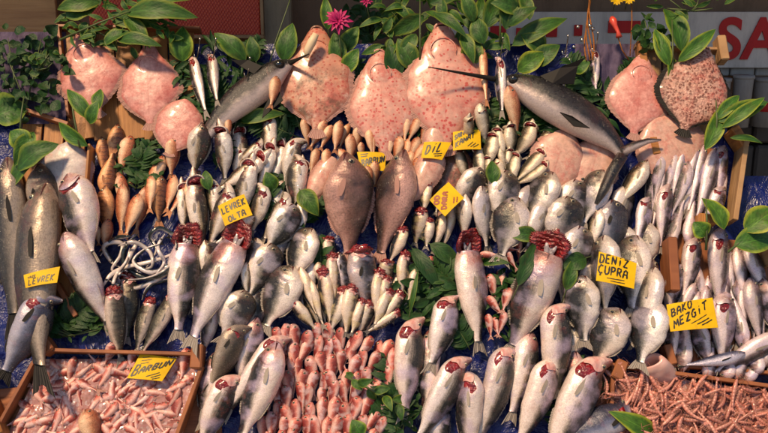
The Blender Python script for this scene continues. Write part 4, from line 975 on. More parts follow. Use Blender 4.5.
# canopy added to keep the back wall in shade (outside the picture, above)
r = empty('added_canopy', (0, -.1, 2.75), 'unseen canvas canopy added to shade the back of the stall', 'added_canopy')
mb = MB(); V, U, F = [], [], []
for i in range(30):
    x = -3.2 + 6.4 * i / 29
    for k, (y, z) in enumerate(((-.0, 2.62), (-.0, 2.74), (.6, 2.95), (1.35, 3.2))): V.append((x, y, z + .02 * math.sin(i * 1.3) * (k == 0))); U.append((i / 29, k / 3))
for i in range(29):
    for k in range(3): F.append((i*4+k, i*4+k+1, (i+1)*4+k+1, (i+1)*4+k))
mb.add(V, F, U); part('canvas', mb.mesh('canvas', [M['canvas']], False), r)
for x in (-3.15, 3.15):
    mb = MB(); mb.tube([(x, .02, 0), (x, .02, 2.7)], .025, 10); part('pole', mb.mesh('pole', [M['steel']]), r)
# lettered banner and the grey boxes under it at the right
r = empty('shop_banner', PY(700, 60, YB), 'pale banner with big red letters SA behind the stall', 'banner')
mb = MB(); wallbox(440, 12, 820, 68, YB + .05, .02, mb); part('panel', mb.mesh('panel', [M['banner']], False), r)
def bigtext(s, x0, x1, ytop, ybot, y, parent):
    c = bpy.data.curves.new('letters', 'FONT'); c.body = s; c.extrude = .004; c.offset = .022; c.space_character = 1.04
    o = bpy.data.objects.new('tmp', c); COL.objects.link(o); bpy.context.view_layer.update()
    me = bpy.data.meshes.new_from_object(o.evaluated_get(bpy.context.evaluated_depsgraph_get())); bpy.data.objects.remove(o)
    xs = [v.co.x for v in me.vertices]; ys = [v.co.y for v in me.vertices]; a, b = PY(x0, ybot, y), PY(x1, ytop, y)
    for v in me.vertices:
        fx = (v.co.x - min(xs)) / (max(xs) - min(xs)); fy = (v.co.y - min(ys)) / (max(ys) - min(ys))
        v.co = Vector((a.x + (b.x - a.x) * fx, y - v.co.z, a.z + (b.z - a.z) * fy))
    me.materials.clear(); me.materials.append(M['banner_red']); part('letter', me, parent)
bigtext('SA', 716, 784, 17, 60, YB + .044, r)
for x0, y0, x1, y1 in ((490, 26, 506, 37), (516, 28, 531, 37), (546, 26, 557, 37), (574, 25, 582, 36), (608, 21, 640, 33)):
    mb = MB(); wallbox(x0, y0, x1, y1, YB + .04, .008, mb); part('letter', mb.mesh('letter', [M['banner_red']], False), r)
r = empty('brick_ledge', PY(720, 200, 1.2), 'low dark wall of long grey blocks at the right edge', 'wall')
for (y0, y1) in ((68, 76), (126, 143), (146, 178), (181, 215), (218, 250)):
    for (x0, x1) in ((690, 727), (728.5, 752), (753.5, 800)):
        if y0 < 70: x0, x1 = x0 + 2, x1 + 2
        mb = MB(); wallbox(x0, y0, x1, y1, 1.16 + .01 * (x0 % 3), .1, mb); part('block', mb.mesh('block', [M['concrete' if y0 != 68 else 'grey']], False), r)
for i, (x0, y0, x1, y1, lb) in enumerate(((733, 77, 752, 128, 'tall grey tub standing beside the brown spotted flatfish'), (755, 80, 782, 128, 'grey tub with a red band at the right edge'), (708, 80, 730, 128, 'dark grey tub half hidden by the brown spotted flatfish'))):
    r = empty('plastic_tub', PY((x0 + x1) / 2, y1, 1.02), lb, 'tub', 'tubs on the block wall')
    a, b, c = PY(x0, y1, 1.02), PY(x1, y1, 1.02), PY(x0, y0, 1.02); rad = (b.x - a.x) / 2; cx_ = (a.x + b.x) / 2
    mb = MB(); mb.tube([(cx_, 1.02 + rad, a.z), (cx_, 1.02 + rad, a.z + (c.z - a.z) * .97), (cx_, 1.02 + rad, c.z)], [rad * .92, rad, rad * 1.04], 20); part('barrel', mb.mesh('barrel', [M['grey']]), r)
    mb = MB(); mb.tube([(cx_, 1.02 + rad, c.z - .012), (cx_, 1.02 + rad, c.z + .004)], rad * 1.08, 20); part('rim', mb.mesh('rim', [M['grey']]), r)
    if i == 1:
        z0 = PY(x0, 112, 1.02).z; z1 = PY(x0, 103, 1.02).z; mb = MB(); mb.tube([(cx_, 1.02 + rad, z0), (cx_, 1.02 + rad, z1)], rad * 1.0 + .004, 20); part('band', mb.mesh('band', [M['banner_red']]), r)
# purple net cloth at the left, and the brown net strip beside the rope
def cloth(x0, y0, x1, y1, h, mat, name, label, cat):
    V, U, F = [], [], []; n = 26
    for i in range(n + 1):
        for j in range(n + 1):
            x = x0 + (x1 - x0) * j / n; y = y0 + (y1 - y0) * i / n
            V.append(P(x, y, h + .008 * math.sin(j * 1.1 + i * .2) + .008 * noise.noise(Vector((x * .1, y * .1, 3))))); U.append((j / n, i / n))
    for i in range(n):
        for j in range(n): F.append((i*(n+1)+j, (i+1)*(n+1)+j, (i+1)*(n+1)+j+1, i*(n+1)+j+1))
    tag(link(name, mesh_of(name, V, F, [M[mat]], U)), label, cat)
cloth(-40, 32, 66, 124, .02, 'purple', 'net_cloth', 'purple net cloth hung behind the dark shrub at left', 'cloth')
cloth(575, 44, 642, 100, .015, 'purple', 'net_cloth', 'purple brown net cloth behind the hanging orange twine', 'cloth')

# ================================================================== CRATES AND BOARDS
crate([(66, 85, 92, 165, 3, 0, .05, 'rim')][:0] + [(x0, 32, x1, 140, 26, .0, .012) for x0, x1 in ((74, 84), (101, 108), (128, 133), (155, 158), (182, 183))] +
      [(60, 31, 202, 33, 3, 0, .05, 'rim', 'wood_red'), (62, 32, 72, 120, 3, 0, .05, 'rim', 'wood_red')], 'orange brown plank crate behind the pink flatfish at upper left', 'wood')
crate([(x, 118, x - 8, 222, 20, .0, .012) for x in (34, 56, 78)] + [(24, 112, 72, 128, 4, .01, .06, 'rim', 'wood_red'), (95, 150, 88, 236, 2.4, .01, .085, 'rim', 'wood')], 'orange plank crate behind the white ray at left', 'wood')
crate([(x, 208, x - 10, 300, 22, .0, .012) for x in (30, 53, 76)] + [(20, 214, 62, 214, 5, .01, .05, 'rim', 'wood_pale'), (60, 285, 80, 318, 5, .0, .05, 'rim', 'wood_red')], 'orange plank crate under the large sea bass at left', 'wood')
crate([(x, 48, x, 175, 22, .0, .012) for x in (650, 673, 696)] + [(632, 51, 716, 54, 3, 0, .05, 'rim', 'wood_pale'), (637, 46, 640, 70, 8, .01, .075, 'corner', 'wood'), (716, 42, 720, 66, 9, .01, .075, 'corner', 'wood_pale'), (640, 138, 655, 180, 12, .0, .05, 'corner', 'wood'), (648, 143, 652, 160, 8, .0, .075, 'corner', 'wood')], 'wooden crate holding the two flatfish at upper right', 'wood_pale')
crate([(x, 150, x - 14, 240, 22, .0, .012, 'board', 'wood_red') for x in (668, 691, 713)] + [(738, 143, 726, 226, 5, 0, .10, 'rim', 'wood_pale'), (726, 134, 738, 152, 9, 0, .09, 'corner', 'wood')], 'wooden crate holding the upper row of whiting', 'wood')
crate([(x, 240, x, 370, 24, .0, .012, 'board', 'wood_red') for x in (676, 701, 726, 751, 776)] + [(663, 244, 666, 296, 9, 0, .12, 'corner', 'wood_red'), (662, 346, 668, 366, 8, 0, .07, 'corner', 'wood_red'), (756, 240, 766, 268, 10, .0, .12, 'corner', 'wood_pale'), (664, 366, 800, 376, 3, 0, .05, 'rim', 'wood_red'), (690, 224, 708, 226, 10, 0, .10, 'corner', 'wood')], 'wooden crate of whiting behind the Mezgit sign', 'wood')
crate([(110, 380, 110, 450, 210, .0, .012, 'base')] + [(52, 352, 196, 356, 3.2, 0, .085, 'rim'), (46, 356, 2, 436, 3.2, 0, .085, 'rim'), (206, 368, 180, 440, 3.6, 0, .085, 'rim'), (43, 336, 55, 354, 12, .03, .10, 'corner'), (201, 346, 199, 370, 11, .03, .10, 'corner')], 'wet wooden crate of small red mullet at lower left', 'wood_red')
crate([(690, 384, 690, 450, 200, .0, .012, 'base')] + [(606, 366, 800, 392, 3.5, 0, .07, 'rim'), (609, 368, 606, 440, 3.5, 0, .07, 'rim'), (619, 362, 612, 380, 11, .02, .09, 'corner')], 'wet wooden crate full of pink shrimp at lower right', 'wood_red')
crate([(-6, 398, 8, 436, 12, 0, .10, 'corner')], 'splintered wooden crate corner at the bottom left edge', 'wood')
for x in range(0, 205, 2):
    for y in range(356, 470, 2):
        hput(P(x, y, .04), .035)
for x in range(612, 800, 2):
    for y in range(376, 470, 2): hput(P(x, y, .03), .03)

# ================================================================== GREENERY UNDER AND BEHIND
k = 0
for (bx, by, tx, ty, w_, lb) in (
  (170, 140, 168, 60, 36, 'drooping fern behind the left hanging fish'), (225, 130, 205, 70, 34, 'dark fern between the hanging fish and the left swordfish'), (238, 70, 262, 40, 26, 'fern above the left swordfish'),
  (300, 138, 245, 112, 34, 'fern under the left swordfish belly'), (300, 130, 286, 100, 26, 'fern tips left of the blotched flatfish'), (350, 120, 358, 60, 30, 'fern between the blotched and the middle dotted flatfish'),
  (480, 150, 492, 96, 34, 'fern below the hanging orange fish'), (520, 140, 498, 100, 30, 'fern beside the orange mullet in the swordfish mouth'), (560, 132, 530, 106, 34, 'fern under the right swordfish head'),
  (600, 100, 566, 56, 34, 'dark fern above the right swordfish back'), (135, 190, 152, 140, 26, 'green herb between the orange barred fish'), (150, 170, 132, 150, 22, 'herb sprig behind the barred fish'),
  (300, 225, 320, 195, 26, 'herb sprig left of the first big brown fish'), (320, 275, 318, 235, 24, 'herb sprig above the small silver fish'), (466, 300, 430, 262, 34, 'fern left of the big gutted sea bass'),
  (610, 140, 585, 118, 24, 'fern under the right swordfish tail'), (620, 100, 640, 60, 30, 'dark herb left of the plain flatfish at right'), (60, 330, 95, 300, 36, 'dark fern on the tarpaulin under the left sea bass'), (30, 340, 60, 318, 30, 'fern near the blue tailed sea bass'),
  (470, 350, 448, 320, 30, 'leafy herb below the middle sea bass'), (576, 430, 562, 378, 26, 'strappy herb between the bottom sea bass'), (400, 435, 385, 350, 38, 'herb bunch beside the red mullet heap'), (375, 430, 402, 390, 34, 'herb bunch at the bottom of the mullet heap'),
  (275, 225, 268, 180, 26, 'herb behind the Levrek Olta fish'), (215, 170, 232, 140, 20, 'herb among the pale fish')):
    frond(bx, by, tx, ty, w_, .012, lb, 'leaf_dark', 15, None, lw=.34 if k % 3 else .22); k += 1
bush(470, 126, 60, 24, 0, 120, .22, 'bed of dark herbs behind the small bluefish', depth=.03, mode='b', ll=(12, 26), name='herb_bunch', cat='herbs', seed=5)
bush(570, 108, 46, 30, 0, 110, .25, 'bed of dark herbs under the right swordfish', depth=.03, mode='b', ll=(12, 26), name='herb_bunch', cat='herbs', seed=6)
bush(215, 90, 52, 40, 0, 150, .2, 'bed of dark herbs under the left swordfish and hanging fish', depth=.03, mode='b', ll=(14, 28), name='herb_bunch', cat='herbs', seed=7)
bush(140, 165, 26, 26, 0, 60, .3, 'dark herbs under the orange fish', depth=.02, mode='b', ll=(10, 20), name='herb_bunch', cat='herbs', seed=8)
bush(70, 322, 46, 16, 0, 50, .3, 'dark herbs scattered on the tarpaulin at left', depth=.02, mode='b', ll=(8, 18), name='herb_bunch', cat='herbs', seed=9)

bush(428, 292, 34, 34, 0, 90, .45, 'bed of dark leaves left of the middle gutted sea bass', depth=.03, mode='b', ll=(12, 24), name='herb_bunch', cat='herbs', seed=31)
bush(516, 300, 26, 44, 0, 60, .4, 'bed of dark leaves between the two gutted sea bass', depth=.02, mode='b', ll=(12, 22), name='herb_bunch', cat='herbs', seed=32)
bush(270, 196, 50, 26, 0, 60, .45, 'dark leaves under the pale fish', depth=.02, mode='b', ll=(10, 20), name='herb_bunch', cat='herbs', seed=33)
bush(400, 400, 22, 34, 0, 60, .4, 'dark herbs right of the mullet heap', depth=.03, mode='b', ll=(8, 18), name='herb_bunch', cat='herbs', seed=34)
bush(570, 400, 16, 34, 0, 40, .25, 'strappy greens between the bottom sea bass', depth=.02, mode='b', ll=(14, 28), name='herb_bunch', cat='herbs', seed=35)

# ================================================================== FLATFISH, RAYS
flatfish((81, 36), (98, 112), 66, .05, 'plain pink flatfish hung at far upper left', 'flat_pink', group='turbot hung along the top', jaw_at=.16)
flatfish((149, 47), (150, 124), 62, .05, 'plain pink flatfish second from the left in the top row', 'flat_pink', group='turbot hung along the top', jaw_at=.16)
flatfish((186, 100), (170, 152), 50, .06, 'rounded pink flatfish half hidden under the second flatfish', 'flat_pink', ROUND, mouth=False, group='turbot hung along the top')
flatfish((317, 30), (317, 130), 76, .06, 'flatfish with brown blotches beside the cream sword tip', 'flat_blotch', jaw_at=.14, group='turbot hung along the top')
flatfish((379, 53), (385, 152), 70, .06, 'red dotted flatfish in the middle of the top row', 'flat_red', jaw_at=.14, group='turbot hung along the top')
flatfish((442, 28), (446, 146), 84, .065, 'large red dotted flatfish with gaping mouth under the sword bill', 'flat_red', open_=True, jaw_at=.12, group='turbot hung along the top')
flatfish((650, 120), (690, 170), 74, .05, 'pale pink flatfish lying under the brown spotted one', 'flat_sole', ROUND, mouth=False, thick=.09)
flatfish((642, 58), (634, 134), 62, .06, 'plain pink flatfish left of the brown spotted one', 'flat_pink', jaw_at=.14, group='turbot hung along the top')
flatfish((704, 50), (684, 130), 74, .09, 'brown spotted warty flatfish at upper right', 'flat_brown', jaw_at=.14, group='turbot hung along the top', finmat='fin_dark')
flatfish((68, 143), (62, 204), 56, .05, 'white ray with wing flaps lying in the left crate', 'flat_white', ROUND, thick=.12, mouth=False, name='ray', cat='ray')
flatfish((463, 150), (440, 212), 46, .02, 'dark brown flatfish below the yellow Sari Kanat sign', 'flat_dark', ROUND, thick=.1, mouth=False)
# leaves behind the top row, on the board
for q, (bx, by, tx, ty, w_, mt, lb) in enumerate((
  (183, 62, 182, 26, 24, 'leaf_var', 'upright yellow edged leaf above the left hanging fish'), (246, 60, 214, 32, 20, 'leaf', 'dark leaf leaning left above the left swordfish'), (256, 62, 250, 36, 14, 'leaf', 'small upright leaf above the left swordfish fin'),
  (284, 62, 292, 22, 22, 'leaf_var', 'yellow edged leaf beside the beige post'), (344, 52, 358, 26, 18, 'leaf_var', 'yellow edged leaf right of the magenta flower'), (345, 74, 358, 48, 16, 'leaf_var', 'yellow edged leaf between the first two spotted flatfish'),
  (340, 66, 334, 32, 18, 'leaf', 'dark leaf below the magenta flower'), (328, 30, 325, -4, 12, 'leaf_var', 'narrow leaf above the magenta flower'), (398, 78, 388, 44, 20, 'leaf_dark', 'broad dull leaf above the middle dotted flatfish'), (414, 70, 398, 38, 22, 'leaf', 'crumpled leaf left of the large dotted flatfish'),
  (468, 66, 478, 36, 22, 'leaf', 'leaf right of the large dotted flatfish'), (512, 46, 568, 16, 20, 'leaf', 'long yellow edged leaf over the blue tarpaulin'), (532, 66, 560, 44, 20, 'leaf', 'curled leaf over the right swordfish head'), (518, 72, 546, 52, 20, 'leaf_var', 'broad leaf above the swordfish bill root'),
  (545, 52, 522, 34, 20, 'leaf', 'leaf below the long yellow edged one'), (574, 72, 590, 62, 14, 'leaf_var', 'short leaf tip on the swordfish back'))):
    leafobj(bx, by, tx, ty, w_, .05, .09, lb, mt, 'loose leaves along the top')

# ================================================================== SWORDFISH
def swordfish(path, rad, tipbill, label, back_side, dorsal_at, tail=None, wrap=None, h=.09):
    """path: photo pixels nose..tail; rad: half widths in pixels."""
    root = empty('swordfish', P(*path[2], h), label, 'swordfish', 'swordfish at the top')
    pts = []; n = 44
    def cr(arr, f):
        x = f * (len(arr) - 1); i = min(int(x), len(arr) - 2); t = x - i
        a = arr[max(i-1, 0)]; b = arr[i]; c = arr[i+1]; d = arr[min(i+2, len(arr)-1)]
        if hasattr(b, '__len__'): return [cr1(a[k], b[k], c[k], d[k], t) for k in range(len(b))]
        return cr1(a, b, c, d, t)
    def cr1(a, b, c, d, t): return .5 * (2*b + (c-a)*t + (2*a-5*b+4*c-d)*t*t + (3*b-a-3*c+d)*t**3)
    V, U, F = [], [], []; ns = 36; C = []
    for i in range(n + 1):
        f = i / n; q = cr(path, f); C.append(P(q[0], q[1], h))
    for i in range(n + 1):
        f = i / n; d = (C[max(i-1, 0)] - C[min(i+1, n)]).normalized(); Z = BN; Y = Z.cross(d) * back_side; r = max(.3, cr(rad, f)) * PXM
        for j in range(ns + 1):
            th = 2 * math.pi * j / ns - math.pi / 2
            g = 1 + (.05 if .05 < f < .24 else 0)
            V.append(C[i] + Y * (r * math.sin(th)) + Z * (r * .62 * math.cos(th) * g * (1 + .04 * noise.noise(Vector((f * 6, th, 0))))))
            U.append((f, math.sin(th) * .5 + .5))
    for i in range(n):
        for j in range(ns): F.append((i*(ns+1)+j, (i+1)*(ns+1)+j, (i+1)*(ns+1)+j+1, i*(ns+1)+j+1))
    mb = MB(); mb.add(V, F, U); part('body', mb.mesh('body', [M['sword_abs']]), root)
    b = MB(); e = P(tipbill[0], tipbill[1], h + .11); st = C[0] * .75 + C[3] * .25
    b.tube([st.lerp(e, k / 8) for k in range(9)], [.013 - .0112 * (k / 8) ** .7 for k in range(9)], 10); part('bill', b.mesh('bill', [M['fin_dark']]), root)
    i = 5; d = (C[4] - C[6]).normalized(); Y = BN.cross(d) * back_side; ey = C[i] + Y * rad[1] * PXM * .15 + BN * (cr(rad, i / n) * PXM * .60)
    em = MB(); lump(em, (0, 0, 0), .021, .021, .012, 1, 1, 0.0); lump(em, (0, 0, .006), .014, .014, .011, 1, 0, 0.0)
    rotm = Matrix((d, Y, BN)).transposed(); em.V = [ey + rotm @ v for v in em.V]; part('eye', em.mesh('eye', [M['eye_black'], M['fin_dark']]), root)
    def fin(poly, nm):
        fm = MB(); c = [P(x, y, h + .035 + hh) for x, y, hh in poly]; V = c + [p - BN * .006 for p in c]; k = len(c)
        fm.add(V, [tuple(range(k)), tuple(range(k, 2 * k))[::-1]] + [(i, (i+1) % k, k + (i+1) % k, k + i) for i in range(k)]); part(nm, fm.mesh(nm, [M['fin_dark']], False), root)
    for p in dorsal_at: fin(*p)
    if tail:
        for t_ in tail:
            tm = MB(); q = [P(x, y, h + .02) for x, y, _ in t_]; tm.tube(q, [r_ * PXM for _, _, r_ in t_], 10); part('tail_fin', tm.mesh('tail_fin', [M['sword_abs']]), root)
    if wrap:
        wm = MB(); q = [P(x, y, h + .03 + .01 * i_) for i_, (x, y, _) in enumerate(wrap)]; wm.tube(q, [r_ * PXM for _, _, r_ in wrap], 14); part('tip_cover', wm.mesh('tip_cover', [M['cream']]), root)
    for i in range(n):
        for q in (-.7, 0, .7):
            d = (C[i] - C[i+1]).normalized(); hput(C[i] + BN.cross(d) * q * cr(rad, i / n) * PXM, h + cr(rad, i / n) * PXM * .5)
    return root
M['sword_abs'] = fish_mat('swordfish_skin', (0.56, 0.48, 0.46), (0.27, 0.24, 0.24), (0.018, 0.017, 0.020), 1.0, 60, redamt=0.12, lo=0.26, hi=0.50, lat=0.0, metal=0.3, rough=.25)
M['cream'] = plain('cream_paper', (0.72, 0.56, 0.36), .5)
# its object coordinates are metres, so the pattern scale is raised
for nd in M['sword_abs'].node_tree.nodes:
    if nd.type == 'MAPPING' and nd.inputs['Scale'].default_value[0] == 1.0 and nd.inputs['Scale'].default_value[1] == 1.0: nd.inputs['Scale'].default_value = (6, 6, 6)
swordfish([(290, 63), (276, 72), (262, 84), (243, 98), (225, 114), (212, 128), (201, 142)], [5, 13, 17, 17, 13, 8, 5], (309, 54), 'left swordfish, dark back and pale belly, head to the upper right', 1,
          [([(262, 66, 0), (248, 60, 0), (232, 60, .01), (240, 66, 0), (254, 74, 0)], 'dorsal_fin'), ([(278, 88, .03), (283, 100, .03), (262, 118, .03), (264, 108, .03), (270, 96, .03)], 'pectoral_fin')], wrap=[(306, 58, 2.2), (308, 50, 4.2), (312, 42, 4.6), (316, 34, 3.2)])
swordfish([(500, 80), (516, 84), (534, 92), (556, 104), (580, 118), (600, 132), (616, 146), (624, 158)], [3, 11, 18, 21, 20, 15, 8, 5], (428, 67), 'right swordfish, long thin bill across the large dotted flatfish', -1,
          [([(540, 76, -.01), (560, 68, 0), (586, 57, .02), (578, 66, 0), (574, 84, -.02), (552, 84, 0)], 'dorsal_fin'), ([(560, 112, .05), (572, 116, .06), (590, 128, .05), (574, 126, .05)], 'pectoral_fin')],
          tail=[[(622, 152, 5), (634, 146, 4.5), (648, 141, 3), (661, 140, 1)], [(622, 156, 6), (612, 172, 6), (604, 190, 5), (596, 204, 2)]])

# ================================================================== FISH
# hanging along the top
fish('bass', 192, 51, 205, 122, 15, 'slim silver fish hanging gill up, left of the pair by the red box', 'L', 35, 'flare', group='fish hanging on hooks', extra=.03)
fish('bass', 212, 50, 215, 110, 13.5, 'slim silver fish hanging gill up, right of the pair by the red box', 'L', 35, 'flare', group='fish hanging on hooks', extra=.03)
fish('orange', 275, 76, 273, 110, 12, 'orange mullet hanging at the mouth of the left swordfish', 'R', 20, group='fish hanging on hooks', extra=.05, level=1)
fish('orange', 484, 48, 485, 108, 9.5, 'slender orange fish hanging beside the large dotted flatfish', 'R', 20, extra=.05, level=1, group='fish hanging on hooks')
fish('bass', 500, 54, 502, 120, 12, 'silver fish hanging head up, crossed by the sword bill', 'L', 30, 'flare', extra=.01, level=1, group='fish hanging on hooks')
fish('orange', 508, 86, 520, 140, 15, 'orange mullet hanging from the mouth of the right swordfish', 'R', 10, extra=.02, level=1, bend=.3, group='fish hanging on hooks')
fish('bass', 595, 47, 594, 96, 12, 'silver fish hanging by the orange twine above the right swordfish', 'L', 30, 'flare', extra=.03, level=1, group='fish hanging on hooks')
def hook(x, y, label, h=.12):
    r = empty('hook', P(x, y, h), label, 'hook', 'steel hooks for hanging fish'); mb = MB()
    pts = [P(x + dx, y + dy, h + e) for dx, dy, e in ((2, -13, 0), (1, -5, 0), (0, 1, .01), (-1, 5, .02), (-3.5, 4, .03), (-4, 0, .03))]
    mb.tube(pts, .0022, 6); part('wire', mb.mesh('wire', [M['steel']]), r); mb = MB(); lump(mb, P(x + 2, y - 14, h), .005, .005, .005, 1, 0, 0); part('knob', mb.mesh('knob', [M['steel']]), r)
for q in ((198, 53, 'steel hook in the leftmost hanging fish'), (214, 53, 'steel hook in the second hanging fish'), (248, 72, 'steel hook in the left swordfish'), (501, 52, 'steel hook above the fish crossed by the bill'), (566, 50, 'tall steel hook above the right swordfish'), (596, 47, 'steel hook in the fish by the orange twine')): hook(*q)

GO = 'orange fish in the left crate'
for row in (
 ('perch', 117, 124, 113, 176, 18, 'large barred orange fish at the top of the left crate'), ('orange', 131, 136, 119, 178, 16, 'plain orange fish right of the top barred one'), ('perch', 101, 137, 105, 178, 13, 'brown orange fish left of the top barred one'),
 ('orange', 152, 147, 132, 186, 13, 'orange fish slanting alone beside the dark herbs'), ('orange', 162, 156, 143, 200, 15, 'orange fish below the slanting one'), ('orange', 175, 137, 169, 180, 15, 'orange fish just under the rounded flatfish'),
 ('perch', 106, 196, 111, 146, 18, 'barred fish lying head down in the left crate'), ('perch', 163, 176, 155, 228, 17, 'barred deep orange fish in the lower row'), ('orange', 174, 175, 167, 214, 11, 'narrow orange fish beside the barred deep orange one'),
 ('orange', 200, 171, 166, 218, 13, 'long orange fish slanting over the blue tarpaulin'), ('orange', 119, 174, 128, 220, 13, 'red orange fish in the middle of the left crate'), ('perch', 93, 190, 91, 238, 11, 'dark orange fish against the left crate rim'),
 ('perch', 106, 186, 106, 240, 18, 'thick barred fish at the lower left of the crate'), ('orange', 122, 184, 122, 238, 14, 'orange fish right of the thick barred one'), ('orange', 149, 186, 133, 236, 13, 'orange fish in the lower row above the garfish'),
 ('orange', 140, 194, 124, 240, 14, 'broad orange fish just above the garfish'), ('orange', 107, 219, 106, 252, 11, 'small orange fish lowest in the left crate'), ('orange', 98, 226, 97, 246, 9, 'tiny orange fish at the lowest left of the crate'), ('orange', 152, 176, 148, 214, 12, 'orange fish behind the barred deep orange one')):
    fish(*row[:7], back='R' if row[1] % 2 else 'L', belly=14, group=GO, soft=.6)
fish('pale', 202, 123, 193, 182, 21, 'pale fish with dark head spot below the left swordfish tail', 'R', 5)

GM = 'small orange mullets in the middle'
mul = [(291,114,291,146,9),(304,117,309,150,10),(326,120,309,151,11),(333,126,318,150,10),(350,124,338,150,9),(341,121,333,154,11),(358,124,357,154,11),(371,128,371,157,11),(362,142,362,164,8),
 (407,116,402,144,10),(418,117,408,144,10),(428,114,421,144,10),(437,123,432,148,9),(374,131,373,156,9),(390,137,387,162,9),(382,142,381,162,8),(398,136,397,164,11),(407,139,405,165,9),(418,137,407,164,10)]
mul2 = [(317,148,311,176,10),(328,149,324,176,10),(350,134,352,166,12),(339,149,356,172,10),(423,143,411,168,10),(421,157,410,182,10),(412,150,402,178,10),(353,160,367,186,10)]
od = ['leftmost', 'second', 'third', 'fourth', 'fifth', 'sixth', 'seventh', 'eighth', 'ninth', 'tenth', 'eleventh', 'twelfth', 'thirteenth', 'fourteenth', 'fifteenth', 'sixteenth', 'seventeenth', 'eighteenth', 'nineteenth', 'twentieth', 'twenty-first', 'twenty-second', 'twenty-third', 'twenty-fourth']
def ordl(i): return od[i] if i == 0 else od[i] + ' from the left'
srt = sorted(mul)
for m_ in mul: fish('orange', *m_, 'orange mullet, ' + ordl(srt.index(m_)) + ' of the top row under the spotted flatfish', 'L' if m_[0] > 380 else 'R', 22, group=GM, soft=.6, level=1 if m_[4] > 10 else 0)
flatfish((334, 158), (304, 208), 25, .045, 'pink sole left of the first big brown fish', 'flat_sole', SOLE, mouth=False, name='sole', cat='sole', thick=.22)
flatfish((437, 122), (434, 172), 25, .06, 'pink sole behind the Dil sign', 'flat_sole', SOLE, mouth=False, name='sole', cat='sole', thick=.22)
flatfish((438, 150), (412, 202), 28, .075, 'pink sole below the Dil sign', 'flat_sole', SOLE, mouth=False, name='sole', cat='sole', thick=.22)
srt = sorted(mul2)
for m_ in mul2: fish('orange', *m_, 'orange mullet, ' + ordl(srt.index(m_)) + ' of the second row above the big brown fish', 'L' if m_[0] > 380 else 'R', 22, group=GM, soft=.6)
sign([(357, 152), (386, 153), (385, 171), (361, 171)], [('BARBUN', .08, .82, .98, .52, .36, .05, .035, 'ink')], [(.1, .14, .38, .1, .02), (.1, .26, .34, .22, .02)], 'yellow Barbun sign among the orange mullets in the middle', h=.012, cov=.1)
fish('orange', 376, 161, 374, 188, 11, 'orange mullet lying across the lower edge of the upper Barbun sign', 'R', 20, group=GM, extra=.035)
fish('orange', 366, 166, 372, 190, 9, 'orange mullet under the lower left corner of the upper Barbun sign', 'R', 20, group=GM, extra=.02)
sign([(424, 142), (451.5, 142.5), (442, 160), (421, 158)], [('DJL', .12, .80, .80, .52, .55, .05, .045, 'ink')], [(.50, .74, .86, .66, .022), (.58, .86, .88, .78, .022)], 'yellow Dil sign on the pink soles', h=.012, cov=.1)

# small bluefish
GB = 'small bluefish with red gills'
fish('bluefish', 478, 104, 489, 146, 14, 'bluefish lying apart at the top of its group', 'R', 35, 'flare', group=GB, level=1, extra=.02)
fish('bluefish', 469, 120, 470, 150, 10, 'bluefish behind the upper edge of the Sari Kanat sign', 'R', 35, 'tuft', group=GB)
sign([(453, 132), (480.3, 129.8), (481, 149.5), (453, 150.5)], [('SARI', .05, .46, .44, .22, .24, .05, .03, 'ink'), ('KANAT', .08, .86, .80, .36, .28, .05, .03, 'ink')], [(.52, .84, .72, .62, .018), (.62, .88, .82, .68, .018), (.72, .90, .92, .74, .018)], 'yellow Sari Kanat sign beside the small bluefish', h=.02, cov=.3)
blu = [(534,134,532,156,9),(527,127,519,164,14),(510,128,511,158,12),(499,132,500,164,11),(547,133,529,162,11),(493,138,486,172,13),(479,151,481,186,10),(501,149,506,172,9),(510,152,509,174,9),(496,159,502,184,10),(518,158,506,186,12),(538,154,517,186,12),(541,165,518,190,11),(459,153,468,184,11),(487,160,489,188,10)]
srt = sorted(blu)
for m_ in blu: fish('bluefish', *m_, 'small bluefish, ' + ordl(srt.index(m_)) + ' of the cluster under the dark herbs', 'L' if m_[0] % 3 else 'R', 30, 'tuft' if m_[0] % 4 else 'flare', group=GB, soft=.6, level=1 if m_[4] > 10 else 0, bend=.3 if m_[0] > 520 else -.2)
flatfish((566, 130), (548, 190), 54, .05, 'round pale pink flatfish right of the small bluefish', 'flat_sole', ROUND, thick=.13, group='pale rounded flatfish', mouth=False)
flatfish((600, 137), (584, 198), 50, .04, 'round pale pink flatfish under the right swordfish', 'flat_sole', ROUND, thick=.13, group='pale rounded flatfish', mouth=False)

